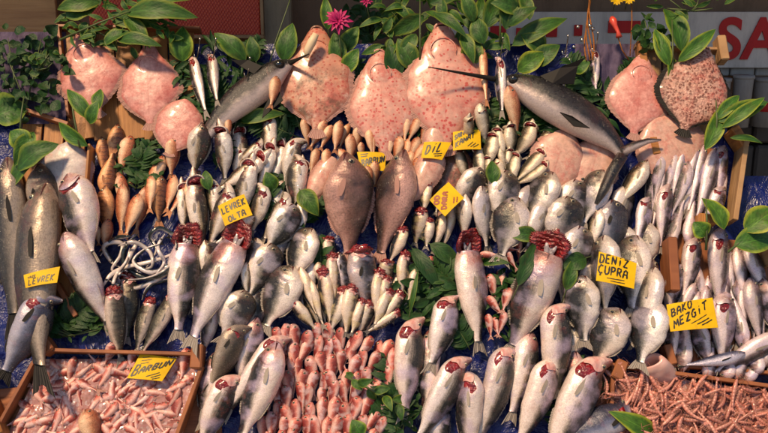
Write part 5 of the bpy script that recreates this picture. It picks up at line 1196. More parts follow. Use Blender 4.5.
# pale fish with red gills round the Levrek Olta sign
GW = 'pale fish with opened red gills'
for row in ((238, 134, 246, 180, 14, 'pale fish half under its neighbours left of the bright throated one'), (281, 148, 268, 200, 14, 'pale fish half under its neighbours below the red slit head'), (282, 178, 276, 232, 15, 'pale fish half hidden behind the ragged bright leaf'), (213, 178, 214, 226, 14, 'pale fish half hidden left of the curved one'), (246, 148, 232, 182, 12, 'pale fish lying under the small dark snouted one'), (304, 168, 306, 214, 13, 'pale fish tucked beside the pink sole'), (182, 190, 186, 236, 13, 'pale fish tucked behind the garfish ring')):
    fish('pale', *row[:6], back='L' if row[0] % 2 else 'R', belly=25, gill='tuft' if row[0] % 3 else 'flare', group=GW, soft=.3, level=1)
for row in (
 ('pale', 263, 114, 275, 168, 17, 'pale fish with red slit head at the top of the group', 'L', 20, 'flare', .4), ('pale', 219, 134, 231, 184, 18, 'pale fish with red throat right of the dark spotted one', 'L', 25, 'tuft', .3),
 ('pale', 262, 140, 238, 166, 12, 'small pale fish with dark snout slanting across the group', 'L', 25, 'flare', .3), ('pale', 302, 139, 278, 188, 17, 'pale fish with open jaws left of the upper mullets', 'R', 25, 'flare', -.2),
 ('pale', 270, 150, 257, 196, 15, 'pale fish with a bright red throat in the middle of the group', 'L', 25, 'tuft', 0), ('pale', 258, 158, 220, 196, 17, 'curved pale fish with red gill hole', 'L', 25, 'tuft', .7),
 ('pale', 300, 153, 293, 214, 20, 'pale fish with dark flank above the round sea breams', 'L', 5, 'flare', 0), ('pale', 249, 168, 238, 226, 19, 'pale fish with red throat just above the Levrek Olta sign', 'L', 20, 'tuft', .2),
 ('pale', 262, 184, 256, 238, 18, 'pale fish with red slit right of the Levrek Olta sign', 'L', 20, 'flare', .2), ('pale', 197, 186, 201, 256, 19, 'pale fish with red throat left of the Levrek Olta sign', 'R', 15, 'tuft', 0),
 ('pale', 229, 184, 212, 252, 20, 'pale fish with dark mouth under the left edge of the Levrek Olta sign', 'L', 20, 'flare', .4), ('pale', 289, 193, 262, 246, 17, 'pinkish fish with gaping red gill beside the round sea bream', 'L', 35, 'flare', 0)):
    fish(*row[:7], back=row[7], belly=row[8], gill=row[9], bend=row[10], group=GW, soft=.6, level=2 if row[5] > 16 else 1)
fish('orange', 228, 118, 229, 140, 7, 'thin pale fish poking out under the left swordfish', 'R', 10)
fish('pale', 254, 216, 212, 250, 17, 'pale fish lying slantwise below the Levrek Olta sign', 'R', 60, None, .4)

# breams, left centre
GS = 'round silver sea breams'
for q, (x, y, dx, dy, w_, lb) in enumerate(((255,238,-6,54,22,'left of the dark browed one'), (282,222,-8,56,22,'under the round dark backed one'), (308,258,-8,56,22,'beside the small silver fish'), (260,286,-10,56,22,'above the small headed one'), (300,196,-6,50,20,'behind the pink sole'))):
    fish('bream', x, y, x + dx, y + dy, w_, 'sea bream mostly hidden, ' + lb, 'LR'[q % 2], 20, None, group=GS, soft=.2, level=1)
for row in (
 ('bream', 293, 204, 266, 258, 27, 'round dark backed sea bream left of the green leaf', 'R', 10, None), ('bream', 313, 229, 286, 286, 27, 'pale sea bream with fin raised above the small silver fish', 'L', 18, None),
 ('bream', 270, 243, 252, 304, 29, 'sea bream with dark brow in the middle of the left breams', 'R', 12, None), ('bream', 292, 266, 264, 336, 31, 'large grey sea bream beside the small silver fish', 'L', 12, None)):
    fish(*row[:7], back=row[7], belly=row[8], gill=row[9], group=GS, soft=.6)
# long garfish
def garfish(px, r0, label, h0):
    n = 40; pts = []
    for i in range(n + 1):
        x = i / n * (len(px) - 1); k_ = min(int(x), len(px) - 2); t = x - k_
        a, b, c, d = px[max(k_-1, 0)], px[k_], px[k_+1], px[min(k_+2, len(px)-1)]
        q = [.5 * (2*b[m] + (c[m]-a[m])*t + (2*a[m]-5*b[m]+4*c[m]-d[m])*t*t + (3*b[m]-a[m]-3*c[m]+d[m])*t**3) for m in (0, 1)]
        pts.append(P(q[0], q[1], h0 + .012 * math.sin(i * .35 + px[0][0])))
    root = empty('garfish', pts[n // 2], label, 'garfish', 'thin garfish in a tangle'); mb = MB()
    rad = [r0 * .82 * PXM * (.15 + .85 * min(1, i / n * 5)) * (1 - .75 * max(0, (i / n - .55) / .45)) for i in range(n + 1)]
    mb.tube(pts, rad, 14, up=BV * .6 + BU * .8); part('body', mb.mesh('body', [M['garfish']]), root)
    em = MB(); lump(em, pts[6] + BN * rad[6] * .8, .005, .005, .004, 1, 0, 0); part('eye', em.mesh('eye', [M['eye_black']]), root)
    tf = MB(); d = (pts[-1] - pts[-3]).normalized(); Y = BN.cross(d)
    for s in (-1, 1): tf.add([pts[-1] - d * .004, pts[-1] + d * .018 + Y * s * .014, pts[-1] + d * .010], [(0, 1, 2)])
    part('tail_fin', tf.mesh('tail_fin', [M['fin_dark']]), root)
for q, (pp, r_, lb, h_) in enumerate((
 ([(196, 232), (178, 236), (160, 228), (150, 236), (156, 250), (146, 268)], 2.6, 'garfish along the top right of the tangle', .03),
 ([(122, 268), (112, 262), (104, 248), (110, 243), (122, 244), (120, 256), (112, 270), (128, 276)], 3.0, 'white bellied garfish curled at the left of the tangle', .05),
 ([(140, 240), (132, 252), (124, 268), (118, 276)], 2.8, 'short garfish standing in the tangle', .06), ([(138, 234), (126, 246), (124, 262), (140, 276), (160, 276), (176, 264), (180, 248), (170, 238)], 3.2, 'garfish bent into the biggest ring', .045),
 ([(100, 292), (110, 276), (124, 268), (150, 262), (172, 254), (188, 240)], 2.8, 'garfish stretched through the middle of the tangle', .07), ([(190, 262), (170, 266), (150, 272), (134, 262), (144, 250), (160, 244)], 2.8, 'grey garfish looping at the right', .075),
 ([(108, 280), (130, 288), (152, 282), (172, 270), (186, 252)], 3.0, 'garfish along the lower edge of the tangle', .04), ([(165, 234), (158, 248), (164, 262), (156, 274)], 2.4, 'thin upright garfish in the tangle', .08),
 ([(132, 236), (116, 238), (106, 246), (100, 256)], 2.6, 'dark backed garfish at the upper left of the tangle', .05), ([(142, 300), (150, 286), (168, 280), (184, 276)], 2.2, 'garfish pointing at the striped fish', .05),
 ([(118, 246), (134, 242), (150, 252), (152, 266), (140, 270)], 2.6, 'garfish coiled in the centre of the tangle', .09), ([(176, 240), (176, 256), (166, 270), (148, 278), (128, 280)], 2.5, 'garfish sweeping down the right side', .085),
 ([(112, 290), (116, 276), (126, 262), (130, 248)], 2.3, 'garfish rising from the lower left', .08))):
    garfish(pp, r_, lb, h_)

# two big brown fish
fish('croaker', 344, 153, 355, 268, 52, 'big brown fish with dark head, left of the pair in the middle', 'R', 8, None, .15, group='big brown fish')
fish('croaker', 403, 150, 380, 270, 44, 'big pinkish brown fish, right of the pair in the middle', 'L', 22, None, .1, group='big brown fish')
for s in ((394, 139, 398, 164),): pass
# small silver fish left of the rotated sign
G1 = 'small silver fish with red gills'
a1 = [(452,208,442,256,10),(441,214,435,256,11),(429,185,420,216,11),(440,188,436,216,9),(421,211,416,248,13),(430,221,424,250,11),(402,230,391,266,12)]
srt = sorted(a1)
for m_ in a1: fish('small', *m_, 'slim silver fish, ' + ordl(srt.index(m_)) + ' of those right of the big brown fish', 'L', 30, 'tuft' if m_[0] < 440 else None, group=G1, soft=.6, level=1)
fish('bream', 481, 168, 452, 214, 24, 'dark faced sea bream right of the tilted yellow sign', 'R', 10, group=GS, soft=.6)
fish('pale', 466, 194, 462, 246, 19, 'white bellied fish below the tilted yellow sign', 'L', 50, None, group=GS)
sign([(429.5, 200), (448.5, 182), (464, 198), (445, 216.5)], [('OD', .14, .44, .42, .16, .15, -1, .035, 'ink_red'), ('DARA', .22, .82, .74, .30, .15, -1, .035, 'ink_red')], [(.56, .86, .74, .68, .03), (.68, .92, .84, .76, .03)], 'tilted square yellow sign with rust red writing', h=.012, cov=.1, ink='ink_red')
fish('bream', 482, 186, 487, 256, 21, 'pink flanked sea bream with dark brow left of the round breams', 'R', 35, None, group=GS)
# breams right of centre
for q, (x, y, dx, dy, w_, lb) in enumerate(((493,182,-6,56,24,'under the small upright leaf'), (530,186,-10,60,26,'between the two leftmost large breams'), (588,176,-10,60,26,'behind the dark round one'), (627,186,-14,60,24,'beside the slanting white fish'), (545,228,-8,56,26,'above the striped gutted bass'), (590,258,-4,60,26,'left of the Deniz Cupra sign'), (623,226,0,60,26,'right above the Deniz Cupra sign'), (566,250,-6,60,26,'behind the dark leaf'), (645,222,-4,60,24,'against the whiting crate'), (602,306,-6,56,26,'under the sign carrying one'), (573,316,-6,56,24,'between the pink headed bass and the large scaled bream'), (650,258,-8,60,24,'beside the crate corner post'))):
    fish('bream', x, y, x + dx, y + dy, w_, 'sea bream mostly hidden, ' + lb, 'LR'[q % 2], 15 + 20 * (q % 2), None, group=GS, soft=.2, level=1)
for row in (
 ('bream', 507, 171, 498, 232, 27, 'sea bream with pale cheek at the top left of the right breams', 'R', 12), ('bream', 551, 172, 524, 234, 29, 'sea bream with white belly under the round pale flatfish', 'L', 25), ('bream', 575, 180, 572, 232, 29, 'dark round sea bream below the round pale flatfish', 'R', 8),
 ('bream', 601, 170, 584, 232, 27, 'sea bream under the right swordfish tail', 'L', 20), ('pale', 647, 160, 614, 214, 19, 'white fish lying slantwise beside the whiting crate', 'L', 40), ('bluebream', 611, 200, 613, 268, 29, 'dark blue sea bream above the Deniz Cupra sign', 'R', 8),
 ('bream', 519, 198, 496, 264, 32, 'large sea bream beside the two fallen red shrimps', 'L', 10), ('bream', 545, 200, 528, 256, 21, 'white bellied sea bream between two dark ones', 'R', 40), ('bream', 566, 196, 556, 258, 33, 'largest dark browed sea bream right of centre', 'R', 5),
 ('pale', 600, 208, 588, 260, 17, 'white bellied fish left of the dark blue sea bream', 'L', 60), ('bream', 579, 226, 573, 286, 30, 'sea bream above the big green leaf', 'R', 12),
 ('bream', 603, 236, 608, 322, 35, 'white bellied sea bream carrying the Deniz Cupra sign', 'L', 62), ('bream', 638, 236, 626, 320, 30, 'sea bream with dark eye patch right of the Deniz Cupra sign', 'L', 22)):
    fish(*row[:7], back=row[7], belly=row[8], group=GS, soft=.55, level=2)

# whiting, upper crate
GH = 'whiting in the right crates'
for q in range(9): fish('whiting', 658 + q * 8.2, 158 + (q % 3) * 5, 644 + q * 8.2, 238, 12, 'whiting, ' + ordl(q) + ' of the back layer in the upper crate', 'LR'[q % 2], 12, None, group=GH, soft=.3, level=1)
for q in range(12): fish('whiting', 672 + q * 9, 268 + (q % 3) * 8 - (q % 2) * 4, 668 + q * 9.6, 352 + (q % 2) * 5, 12.5, 'whiting, ' + ordl(q) + ' of the back layer in the lower crate', 'RL'[q % 2], 12, None, group=GH, soft=.3, level=1)
for row in (
 (663,145,650,212,13.5,'dark whiting leftmost in the upper crate','L',None), (673,147,664,205,12,'short dark whiting second in the upper crate','L',None), (685,145,670,214,13,'whiting third along the upper crate','R',None), (697,145,684,216,12.5,'whiting fourth along the upper crate','R',None), (703,145,690,222,12.5,'whiting right of the fourth in the upper crate','R',None), (724,146,716,206,15,'spiny mouthed whiting against the right rim of the upper crate','R','flare'),
 (686,160,672,226,13,'grey whiting in the middle of the upper crate','L',None), (714,148,698,232,17,'broad whiting near the right of the upper crate','R',None), (720,184,706,240,15,'whiting with red gill above the yellow edged leaf','R','flare'), (645,195,638,256,14,'whiting with red gill beside the blue sea bream','R','flare'), (668,184,658,256,16,'whiting with open red mouth in front of the upper crate','R','flare')):
    fish('whiting', *row[:6], back=row[6], belly=22, gill=row[7], group=GH, soft=.5, level=2 if row[4] > 12 else 1)
# lower crate
for row in (
 (670,248,682,192,13,'whiting hanging head down left in the lower row','R',None), (689,246,694,192,13,'whiting hanging head down beside the crate corner','L',None), (730,250,735,312,10,'thin whiting behind the tall open mouthed one','R',None), (737,246,748,318,14,'whiting right of the tall open mouthed one','R',None), (745,243,774,310,15,'whiting slanting to the right edge','R',None),
 (692,236,687,306,18,'whiting with open mouth left of the tall one','R','flare'), (679,264,666,320,15,'whiting with gaping head beside the crate corner','R','flare'), (722,228,715,324,22,'tall whiting with dark open mouth standing highest','R','flare'), (697,284,672,330,12,'whiting with pale head above the Mezgit sign','R',None), (700,292,690,346,13,'whiting poking out above the Mezgit sign','R',None), (708,286,703,342,13,'big eyed whiting above the right part of the Mezgit sign','R',None),
 (751,278,760,352,19,'whiting with the clean round head at the right','R',None), (764,278,778,350,17,'whiting at the right edge of the lower crate','L',None), (683,372,682,306,17,'whiting head down under the Mezgit sign','R',None), (669,318,675,372,13,'pale whiting left under the Mezgit sign','L',None), (696,318,710,376,16,'dark tailed whiting under the Mezgit sign','L',None), (745,350,727,280,14,'whiting head down with round eye right of the Mezgit sign','R',None),
 (724,292,722,376,26,'broad silver whiting right of the Mezgit sign','R','flare')):
    fish('whiting', *row[:6], back=row[6], belly=26, gill=row[7], group=GH, soft=.5, level=2 if row[4] > 12 else 1)
fish('whiting', 784, 336, 700, 378, 19, 'long brown whiting lying slantwise at the lower right', 'R', 30, None, -.3, group=GH, soft=.5)
fish('sardine', 743, 350, 680, 373, 10, 'slim blue silver fish lying across the lower crate', 'L', 20, None, .3, soft=.6, level=2, extra=.02)
for q, (x, y) in enumerate(((706, 378), (721, 379), (734, 378), (752, 374), (764, 366), (745, 383), (772, 380))):
    fish('whiting', x, y, x + 10 + q % 3 * 4, y - 34, 14, 'whiting head poking out ' + ['leftmost', 'second', 'third', 'fourth', 'fifth', 'low fourth', 'last'][q] + ' along the front rim of the right crate', 'R' if q % 2 else 'L', 30, None, group=GH, soft=.25)

# big fish at the far left
GL = 'large sea bass'
fish('greybass', 42, 164, 50, 260, 34, 'brown grey fish behind the far left grey one', 'R', 0, None, group=GL, soft=.5)
fish('greybass', 8, 158, 14, 340, 36, 'large grey green fish at the far left edge', 'L', 5, None, group=GL, soft=.5, level=2)
fish('greybass', 58, 184, 12, 392, 46, 'long brown sea bass carrying the left Levrek sign', 'L', 25, None, -.55, group=GL, soft=.5, level=2)
fish('bass', 66, 176, 100, 262, 42, 'pale sea bass with a wide red gill slit below the white ray', 'L', 20, 'slit', .1, group=GL, soft=.6, level=2)
fish('bass', 66, 232, 110, 336, 37, 'broad pale sea bass with fin raised above the dark tarpaulin', 'L', 45, None, .1, group=GL, soft=.6, level=2)
fish('bluebass', 48, 286, 4, 386, 30, 'blue sheened sea bass at lower left below the Levrek sign', 'R', 20, 'flare', .3, group=GL, soft=.5, level=2)
fish('greybass', -6, 384, 70, 352, 26, 'dark fish nosing in at the bottom left edge', 'L', 0, None, group=GL, soft=.4, level=2) if False else None
fish('greybass', 2, 374, -60, 380, 28, 'dark fish at the bottom left edge', 'L', 0, None, group=GL, lift=(.06, .06), level=2)
sign([(23.5, 275), (60, 266.5), (57, 282.5), (25.6, 288)], [('TAZE', .10, .42, .36, .36, .16, .05, .018, 'ink'), ('LEVREK', .10, .86, .90, .80, .40, .08, .035, 'ink')], [], 'slanting yellow Levrek sign on the long brown sea bass', h=.012, cov=.05)

# striped fish
for row in ((126, 279, 132, 346, 17, 'barred silver fish second from left of four', 'R'), (115, 293, 119, 368, 18, 'barred silver fish leftmost of four', 'R'), (152, 303, 131, 356, 14, 'barred silver fish third from left of four', 'L'), (173, 296, 140, 360, 15, 'barred silver fish rightmost of four', 'L')):
    fish('barred', *row[:6], back=row[6], belly=12, gill='tuft', group='barred silver fish with red gills', soft=.6, level=2)
fish('pale', 206, 240, 212, 300, 17, 'pink brown fish between the two big gutted sea bass', 'R', 20)
fish('pale', 248, 262, 245, 300, 11, 'narrow pink fish left of the sea breams', 'R', 30)
# the big gutted bass
fish('bass', 187, 245, 177, 344, 34, 'gutted sea bass with frilled red gills by the garfish', 'R', 18, 'collar', .15, group=GL, soft=.6, level=2)
fish('bass', 238, 246, 180, 348, 38, 'gutted sea bass with frilled red gills below the Levrek Olta sign', 'L', 20, 'collar', -.25, group=GL, soft=.6, level=2)
fish('bream', 246, 291, 220, 346, 31, 'small headed sea bream at the foot of the left breams', 'R', 12, group=GS, soft=.6)
sign([(217.8, 206), (244, 194), (252.5, 215), (225, 226)], [('LEVREK', .06, .48, .96, .44, .28, .04, .03, 'ink'), ('OLTA', .18, .92, .84, .90, .26, .04, .03, 'ink')], [], 'yellow Levrek Olta sign on the pale red gilled fish', h=.03, cov=.1)
fish('bass', 468, 252, 480, 356, 33, 'gutted sea bass with frilled red gills in the middle', 'R', 35, 'collar', .1, group=GL, soft=.6, level=2)
fish('bass', 548, 254, 508, 360, 40, 'gutted sea bass with striped back and frilled red gills', 'L', 18, 'collar', 0, group=GL, soft=.6, level=2)
fish('bream', 586, 276, 578, 350, 31, 'sea bream beside the pink gilled sea bass', 'L', 14, group=GS, soft=.55, level=2)

# small silver fish cluster
for q, (x, y, dx, dy, w_) in enumerate(((318,284,8,44,11),(336,276,4,46,11),(350,272,2,48,11),(374,276,-3,48,11),(396,272,-8,44,10),(404,284,-14,40,10),(306,292,14,40,10),(347,300,-4,38,11),(373,300,-8,38,10),(412,262,-6,40,10))):
    fish('small', x, y, x + dx, y + dy, w_, 'small silver fish half buried, ' + ordl(q) + ' among those under the brown fish', 'LR'[q % 2], 25, 'tuft' if q % 2 else None, group='small silver fish half buried in the cluster', soft=.25, level=1)
G2 = 'small silver fish with red gills'
sm = [(329,240,331,272,13,'tuft'),(387,262,384,290,13,'tuft'),(319,262,321,288,9,None),(340,252,346,300,15,None),(362,252,366,318,26,'tuft'),(406,256,399,304,12,'tuft'),(415,268,410,306,10,None),(332,258,337,306,13,'tuft'),(380,274,375,324,12,'tuft'),(388,280,382,318,11,'tuft'),(325,273,330,334,14,'tuft'),
      (301,267,316,322,11,None),(310,278,322,332,10,None),(293,303,319,332,11,'tuft'),(399,294,381,328,10,'tuft'),(388,292,375,330,12,'tuft'),(369,304,359,340,12,'tuft'),(343,291,331,338,13,'tuft'),(354,290,342,338,14,'tuft'),(362,302,352,338,10,'tuft'),(396,312,366,336,9,'tuft')]
srt = sorted(s[:5] for s in sm)
for m_ in sm:
    kd = 'mackerel' if m_[4] in (15, 26) else 'small'
    lb = {15: 'blue backed bonito with bare head in the small fish cluster', 26: 'broad blue sided bonito in the middle of the small fish cluster'}.get(m_[4], 'small silver fish, ' + ordl(srt.index(m_[:5])) + ' of the cluster below the big brown fish')
    fish(kd, *m_[:5], lb, 'L' if m_[0] in (325, 301, 310, 293, 343) else 'R', 34 if kd == 'small' else 22, m_[5], group=G2 if kd == 'small' else None, soft=.6, level=2 if m_[4] > 14 else 1, bend=0)
fish('bluefish', 424, 262, 432, 296, 9, 'thin pink fish lying on the green leaf', 'R', 30, level=1)
# loose pink shrimps and mullet between the two big gutted bass
lo = [(489,274,498,306,9),(502,269,500,304,9),(509,288,503,314,10),(488,296,504,318,8),(487,314,493,340,8),(505,312,498,338,8),(495,317,497,338,7),(507,250,516,272,7),(518,239,520,264,7),(480,254,508,257,7),(500,246,520,252,6)]
srt = sorted(lo)
for m_ in lo: fish('mullet', *m_, 'little pink mullet, ' + ordl(srt.index(m_)) + ' of those between the gutted sea bass', 'L', 30, group='loose little pink mullets', soft=.6, level=0)
fish('mullet', 430, 256, 431, 276, 9, 'stub of a pink mullet on the big green leaf', 'R', 20)

# red mullet heap, bottom centre
hp = []
rr = random.Random(11)
rows = [(326, 274, 352), (338, 278, 392), (352, 268, 396), (367, 273, 392), (383, 266, 386), (399, 270, 384), (414, 262, 380), (429, 268, 376), (444, 262, 380)]
for ri, (y, x0, x1) in enumerate(rows):
    n = int((x1 - x0) / 10.5); 
    for i in range(n + 1):
        x = x0 + (x1 - x0) * (i + .5 * (ri % 2)) / n + rr.uniform(-2.5, 2.5); yy = y + rr.uniform(-4, 4)
        if x > x1 + 3: continue
        lean = (x - 318) * .10 + rr.uniform(-8, 8) + (6 if x > 350 else 0)
        hp.append((ri, x + lean * .5, yy, x - lean * .8, yy + rr.uniform(28, 48), rr.uniform(8.5, 11.5)))
rn = ['topmost', 'second', 'third', 'fourth', 'fifth', 'sixth', 'seventh', 'lowest', 'cut off bottom']
cnt = {}
for (ri, a_, b_, c_, d_, w_) in hp:
    i = cnt.get(ri, 0); cnt[ri] = i + 1
    fish('mullet', a_, b_, c_, d_, w_, 'red mullet, ' + ordl(min(i, 23)) + ' in the ' + rn[ri] + ' row of the bottom heap', rr.choice('LR'), rr.uniform(0, 18), group='red mullets heaped at the bottom', soft=.5, level=0, bend=rr.choice((-.3, 0, .3)))

# bottom centre and right bass
for q, (x, y, dx, dy, w_, lb) in enumerate(((432,330,-10,90,24,'between the two jawed sea bass at bottom centre'), (528,330,-12,96,26,'behind the blood spotted head'), (578,352,-8,90,26,'left of the wide open gill cover'), (260,318,-26,80,24,'behind the slanting red gilled one'), (218,352,-20,80,22,'along the crate corner'), (444,400,-10,60,24,'at the bottom edge left of the dark cheeked one'), (214,300,-10,60,18,'behind the small headed sea bream'))):
    fish('bass', x, y, x + dx, y + dy, w_, 'sea bass mostly hidden, ' + lb, 'LR'[q % 2], 18, None, group=GL, soft=.2, level=1)
for row in (
 ('bass', 447, 290, 436, 376, 27, 'sea bass with opened pink jaw right of the small silver fish', 'R', 20, 'flare', 0), ('bass', 415, 314, 400, 424, 29, 'sea bass with red throat fin right of the mullet heap', 'R', 15, 'flare', -.1),
 ('bass', 556, 298, 556, 404, 33, 'sea bass with pink opened head beside the lower sea bream', 'R', 12, 'flare', 0), ('bream', 618, 308, 594, 374, 33, 'large scaled sea bream left of the shrimp crate', 'L', 15, None, 0),
 ('bream', 655, 268, 634, 352, 31, 'white bellied sea bream beside the Mezgit sign', 'L', 60, None, 0), ('bream', 660, 302, 632, 370, 35, 'pale sea bream nearest the shrimp crate', 'L', 35, None, 0),
 ('bass', 283, 328, 226, 424, 28, 'sea bass with red gill above the mullet heap', 'R', 25, 'flare', 0), ('greybass', 244, 322, 206, 392, 26, 'dark backed sea bass behind the slanting one', 'R', 20, 'flare', 0),
 ('bass', 276, 342, 240, 450, 32, 'pale sea bass left of the mullet heap', 'L', 20, None, 0), ('bass', 238, 373, 190, 452, 28, 'sea bass with blue sheen at the bottom beside the crate', 'R', 20, 'flare', 0),
 ('bass', 463, 350, 416, 452, 31, 'sea bass with dark red cheek at the bottom', 'R', 22, 'flare', 0), ('bass', 504, 336, 484, 458, 32, 'sea bass with pink jaw over the blue tarpaulin at the bottom', 'R', 15, 'flare', .1),
 ('bass', 474, 366, 464, 470, 27, 'white bellied sea bass with dark gill slit at the bottom', 'L', 40, 'flare', -.15), ('bass', 548, 350, 524, 458, 31, 'sea bass with blood spotted head at the bottom', 'R', 22, 'flare', .1),
 ('bass', 602, 352, 538, 474, 39, 'large sea bass with wide open gill cover at the bottom', 'R', 12, 'flare', 0), ('bluebass', 630, 402, 560, 452, 27, 'dark sea bass pointing its nose at the shrimp', 'L', 10, 'flare', 0)):
    fish(*row[:7], back=row[7], belly=row[8], gill=row[9], bend=row[10], group=GL if 'bream' not in row[0] else GS, soft=.55, level=2)

# big signs on top of the fish
sign([(599, 251.5), (636.8, 263.2), (634, 288.8), (596, 280.5)], [('DENJZ', .03, .36, .80, .30, .30, .03, .026, 'ink'), ('QUPRA', .02, .74, .82, .70, .30, .03, .026, 'ink')], [(.26, .84, .72, .80, .014), (.36, .92, .74, .90, .014)], 'yellow Deniz Cupra sign on the white bellied sea bream', h=.045, cov=.1)
sign([(666.5, 304.5), (712.5, 297.5), (718.2, 327.5), (670.5, 331.5)], [('BAKO', .06, .50, .54, .22, .27, .04, .026, 'ink'), ('MEZGJT', .08, .90, .86, .34, .28, .04, .026, 'ink')], [(.44, .80, .80, .54, .013), (.56, .84, .84, .66, .018), (.66, .88, .90, .72, .018)], 'yellow Bako Mezgit sign on the whiting in the right crate', h=.01, cov=.05)

# barbun crate, lower left: crushed ice and little red mullets
V, U, F = [], [], []; nx, ny = 110, 60
for i in range(ny + 1):
    for j in range(nx + 1):
        f, g = j / nx, i / ny; y = 359 + 95 * g; x0 = 44 - 46 * g; x1 = 203 - 26 * g; x = x0 + (x1 - x0) * f
        V.append(P(x, y, .030 + .012 * noise.noise(Vector((x * .07, y * .07, 2))) + .006 * noise.noise(Vector((x * .35, y * .35, 2))))); U.append((f, g))
for i in range(ny):
    for j in range(nx): F.append((i*(nx+1)+j, (i+1)*(nx+1)+j, (i+1)*(nx+1)+j+1, i*(nx+1)+j+1))
tag(link('crushed_ice', mesh_of('crushed_ice', V, F, [M['ice']], U)), 'pink stained crushed ice under the small red mullets', 'ice', kind='stuff')
rr = random.Random(23)
cr_ = []
tries = 0
while len(cr_) < 120 and tries < 4000:
    tries += 1
    y = rr.uniform(362, 440); g = (y - 359) / 80; x = rr.uniform(50 - 42 * g, 196 - 24 * g)
    if all((x - q[0]) ** 2 + ((y - q[1]) * 1.3) ** 2 > 50 for q in cr_): cr_.append((x, y))
cr_.sort(key=lambda q: q[1] + rr.uniform(-10, 10))
for i, (x, y) in enumerate(cr_):
    a_ = rr.gauss(0.55, .5) if rr.random() < .55 else rr.uniform(0, 3.14); L_ = rr.uniform(30, 42); dx, dy = math.cos(a_) * L_ / 2, math.sin(a_) * L_ / 2
    if rr.random() < .4: dx, dy = -dx, -dy
    lim = lambda v, yy: max(6 + (0 if yy > 400 else (400 - yy) * .9), min(200 - (yy - 360) * .3, v))
    hx_, hy_, tx_, ty_ = lim(x + dx, y - dy), max(358, y - dy), lim(x - dx, y + dy), max(358, y + dy)
    if math.hypot(hx_ - tx_, hy_ - ty_) < 18: continue
    fish('mullet', hx_, hy_, tx_, ty_, rr.uniform(6.5, 8.8), 'little red mullet tossed on pink ice in the lower left crate', rr.choice('LR'), rr.uniform(0, 45), group='little red mullets on ice in the lower left crate', soft=.45, level=0, bend=rr.choice((-.7, -.3, 0, .3, .7)))
for m_ in ((111, 342, 107, 368, 10, 'red mullet hanging its head over the crate rim at left'), (133, 350, 130, 376, 9, 'red mullet hanging over the left corner of the lower Barbun sign'), (186, 348, 182, 384, 11, 'red mullet standing right of the lower Barbun sign'), (84, 410, 100, 452, 20, 'larger brown fish at the bottom of the mullet crate')):
    fish('mullet' if m_[4] < 12 else 'orange', *m_, 'R', 20, level=1, soft=.6)
sign([(140.2, 353.8), (176.6, 358.5), (162, 381.2), (127, 378)], [('B', .06, .90, .24, .84, .46, .04, .03, 'ink'), ('ARBUN', .24, .82, .98, .30, .28, .04, .028, 'ink')], [(.12, .14, .30, .08, .012), (.14, .26, .40, .16, .012), (.16, .38, .36, .30, .012), (.50, .88, .80, .66, .018), (.64, .90, .86, .74, .018), (.70, .96, .88, .86, .018)], 'yellow Barbun sign at the back of the lower left crate', h=.012, cov=.1)

# shrimp crate
def shrimp_mesh(v):
    rr = random.Random(v); mb = MB(); n = 18; pts = []; rad = []; curl = (.5, 1.1, 1.7, .2)[v]
    for i in range(n + 1):
        f = i / n; a = curl * f * f * 2; pts.append(Vector((.5 - f * .9 + .1 * f * f * curl, -.28 * curl * f * f, .02 * math.sin(f * 5))))
        rad.append(.062 * (.12 + .88 * math.sin(math.pi * min(.5, .1 + f * 1.6))) * (1 - .6 * max(0, (f - .4) / .6)) * (1 + .03 * (i % 2)))
    mb.tube(pts, rad, 9, 0, up=Vector((0, 1, 0)))
    for s in (-1, 0, 1):
        c = pts[-1]; mb.add([c, c + Vector((-.10, .06 * s - .05, 0)), c + Vector((-.13, .06 * s - .02, .01)), c + Vector((-.05, .05 * s + .02, 0))], [(0, 1, 2, 3)], None)
    for k_ in range(3):
        y = rr.uniform(-.5, .5); mb.tube([pts[0] + Vector((0, 0, .02)), pts[0] + Vector((.12, y * .3, .05)), pts[0] + Vector((-.1 + .3 * k_ * .5, y * 1.2, .03))], [.008, .006, .003], 4)
    for k_ in range(6):
        c = pts[4 + k_]; mb.tube([c, c + Vector((-.02, -.13, .03)), c + Vector((-.07, -.17, .0))], [.012, .008, .004], 4)
    mb.tube([pts[0], pts[0] + Vector((.10, .02, .03))], [.02, .002], 5)
    return mb.mesh('shrimp', [M['shrimp']])
sh = [shrimp_mesh(i) for i in range(4)]
rr = random.Random(5); made = 0; grid = []
yy = 374
while yy < 442:
    xx = 613 + rr.uniform(0, 5)
    while xx < 790:
        if yy > 368 + (xx - 606) * .134 + 3: grid.append((xx + rr.uniform(-3, 3), yy + rr.uniform(-3, 3)))
        xx += rr.uniform(6.6, 9.0)
    yy += 5.4
rr.shuffle(grid); grid = grid[:285]
for (x, y) in grid:
    L = rr.uniform(21, 33) * PXM; h = .035 + rr.uniform(0, .05); a = rr.uniform(0, 6.28)
    o = link('shrimp', sh[rr.randrange(4)]); Z = (BN + BU * rr.uniform(-.4, .4) + BV * rr.uniform(-.4, .4)).normalized(); X = (BU * math.cos(a) + BV * math.sin(a)); X = (X - Z * X.dot(Z)).normalized(); Y = Z.cross(X)
    p = P(x, y, h); o.matrix_world = Matrix.Translation(p) @ Matrix((X, Y, Z)).transposed().to_4x4() @ Matrix.Diagonal((L, L * 1.0, L * 1.0, 1))
    tag(o, 'small pink shrimp piled in the lower right crate', 'shrimp', 'pink shrimps piled in the lower right crate')
V = [P(x, y, .03) for x, y in ((608, 370), (800, 396), (800, 450), (606, 450))]
tag(link('shrimp_mush', mesh_of('shrimp_mush', V, [(3, 2, 1, 0)], [M['ice']])), 'pink mush of broken shrimp under the shrimps', 'shrimp', kind='stuff')
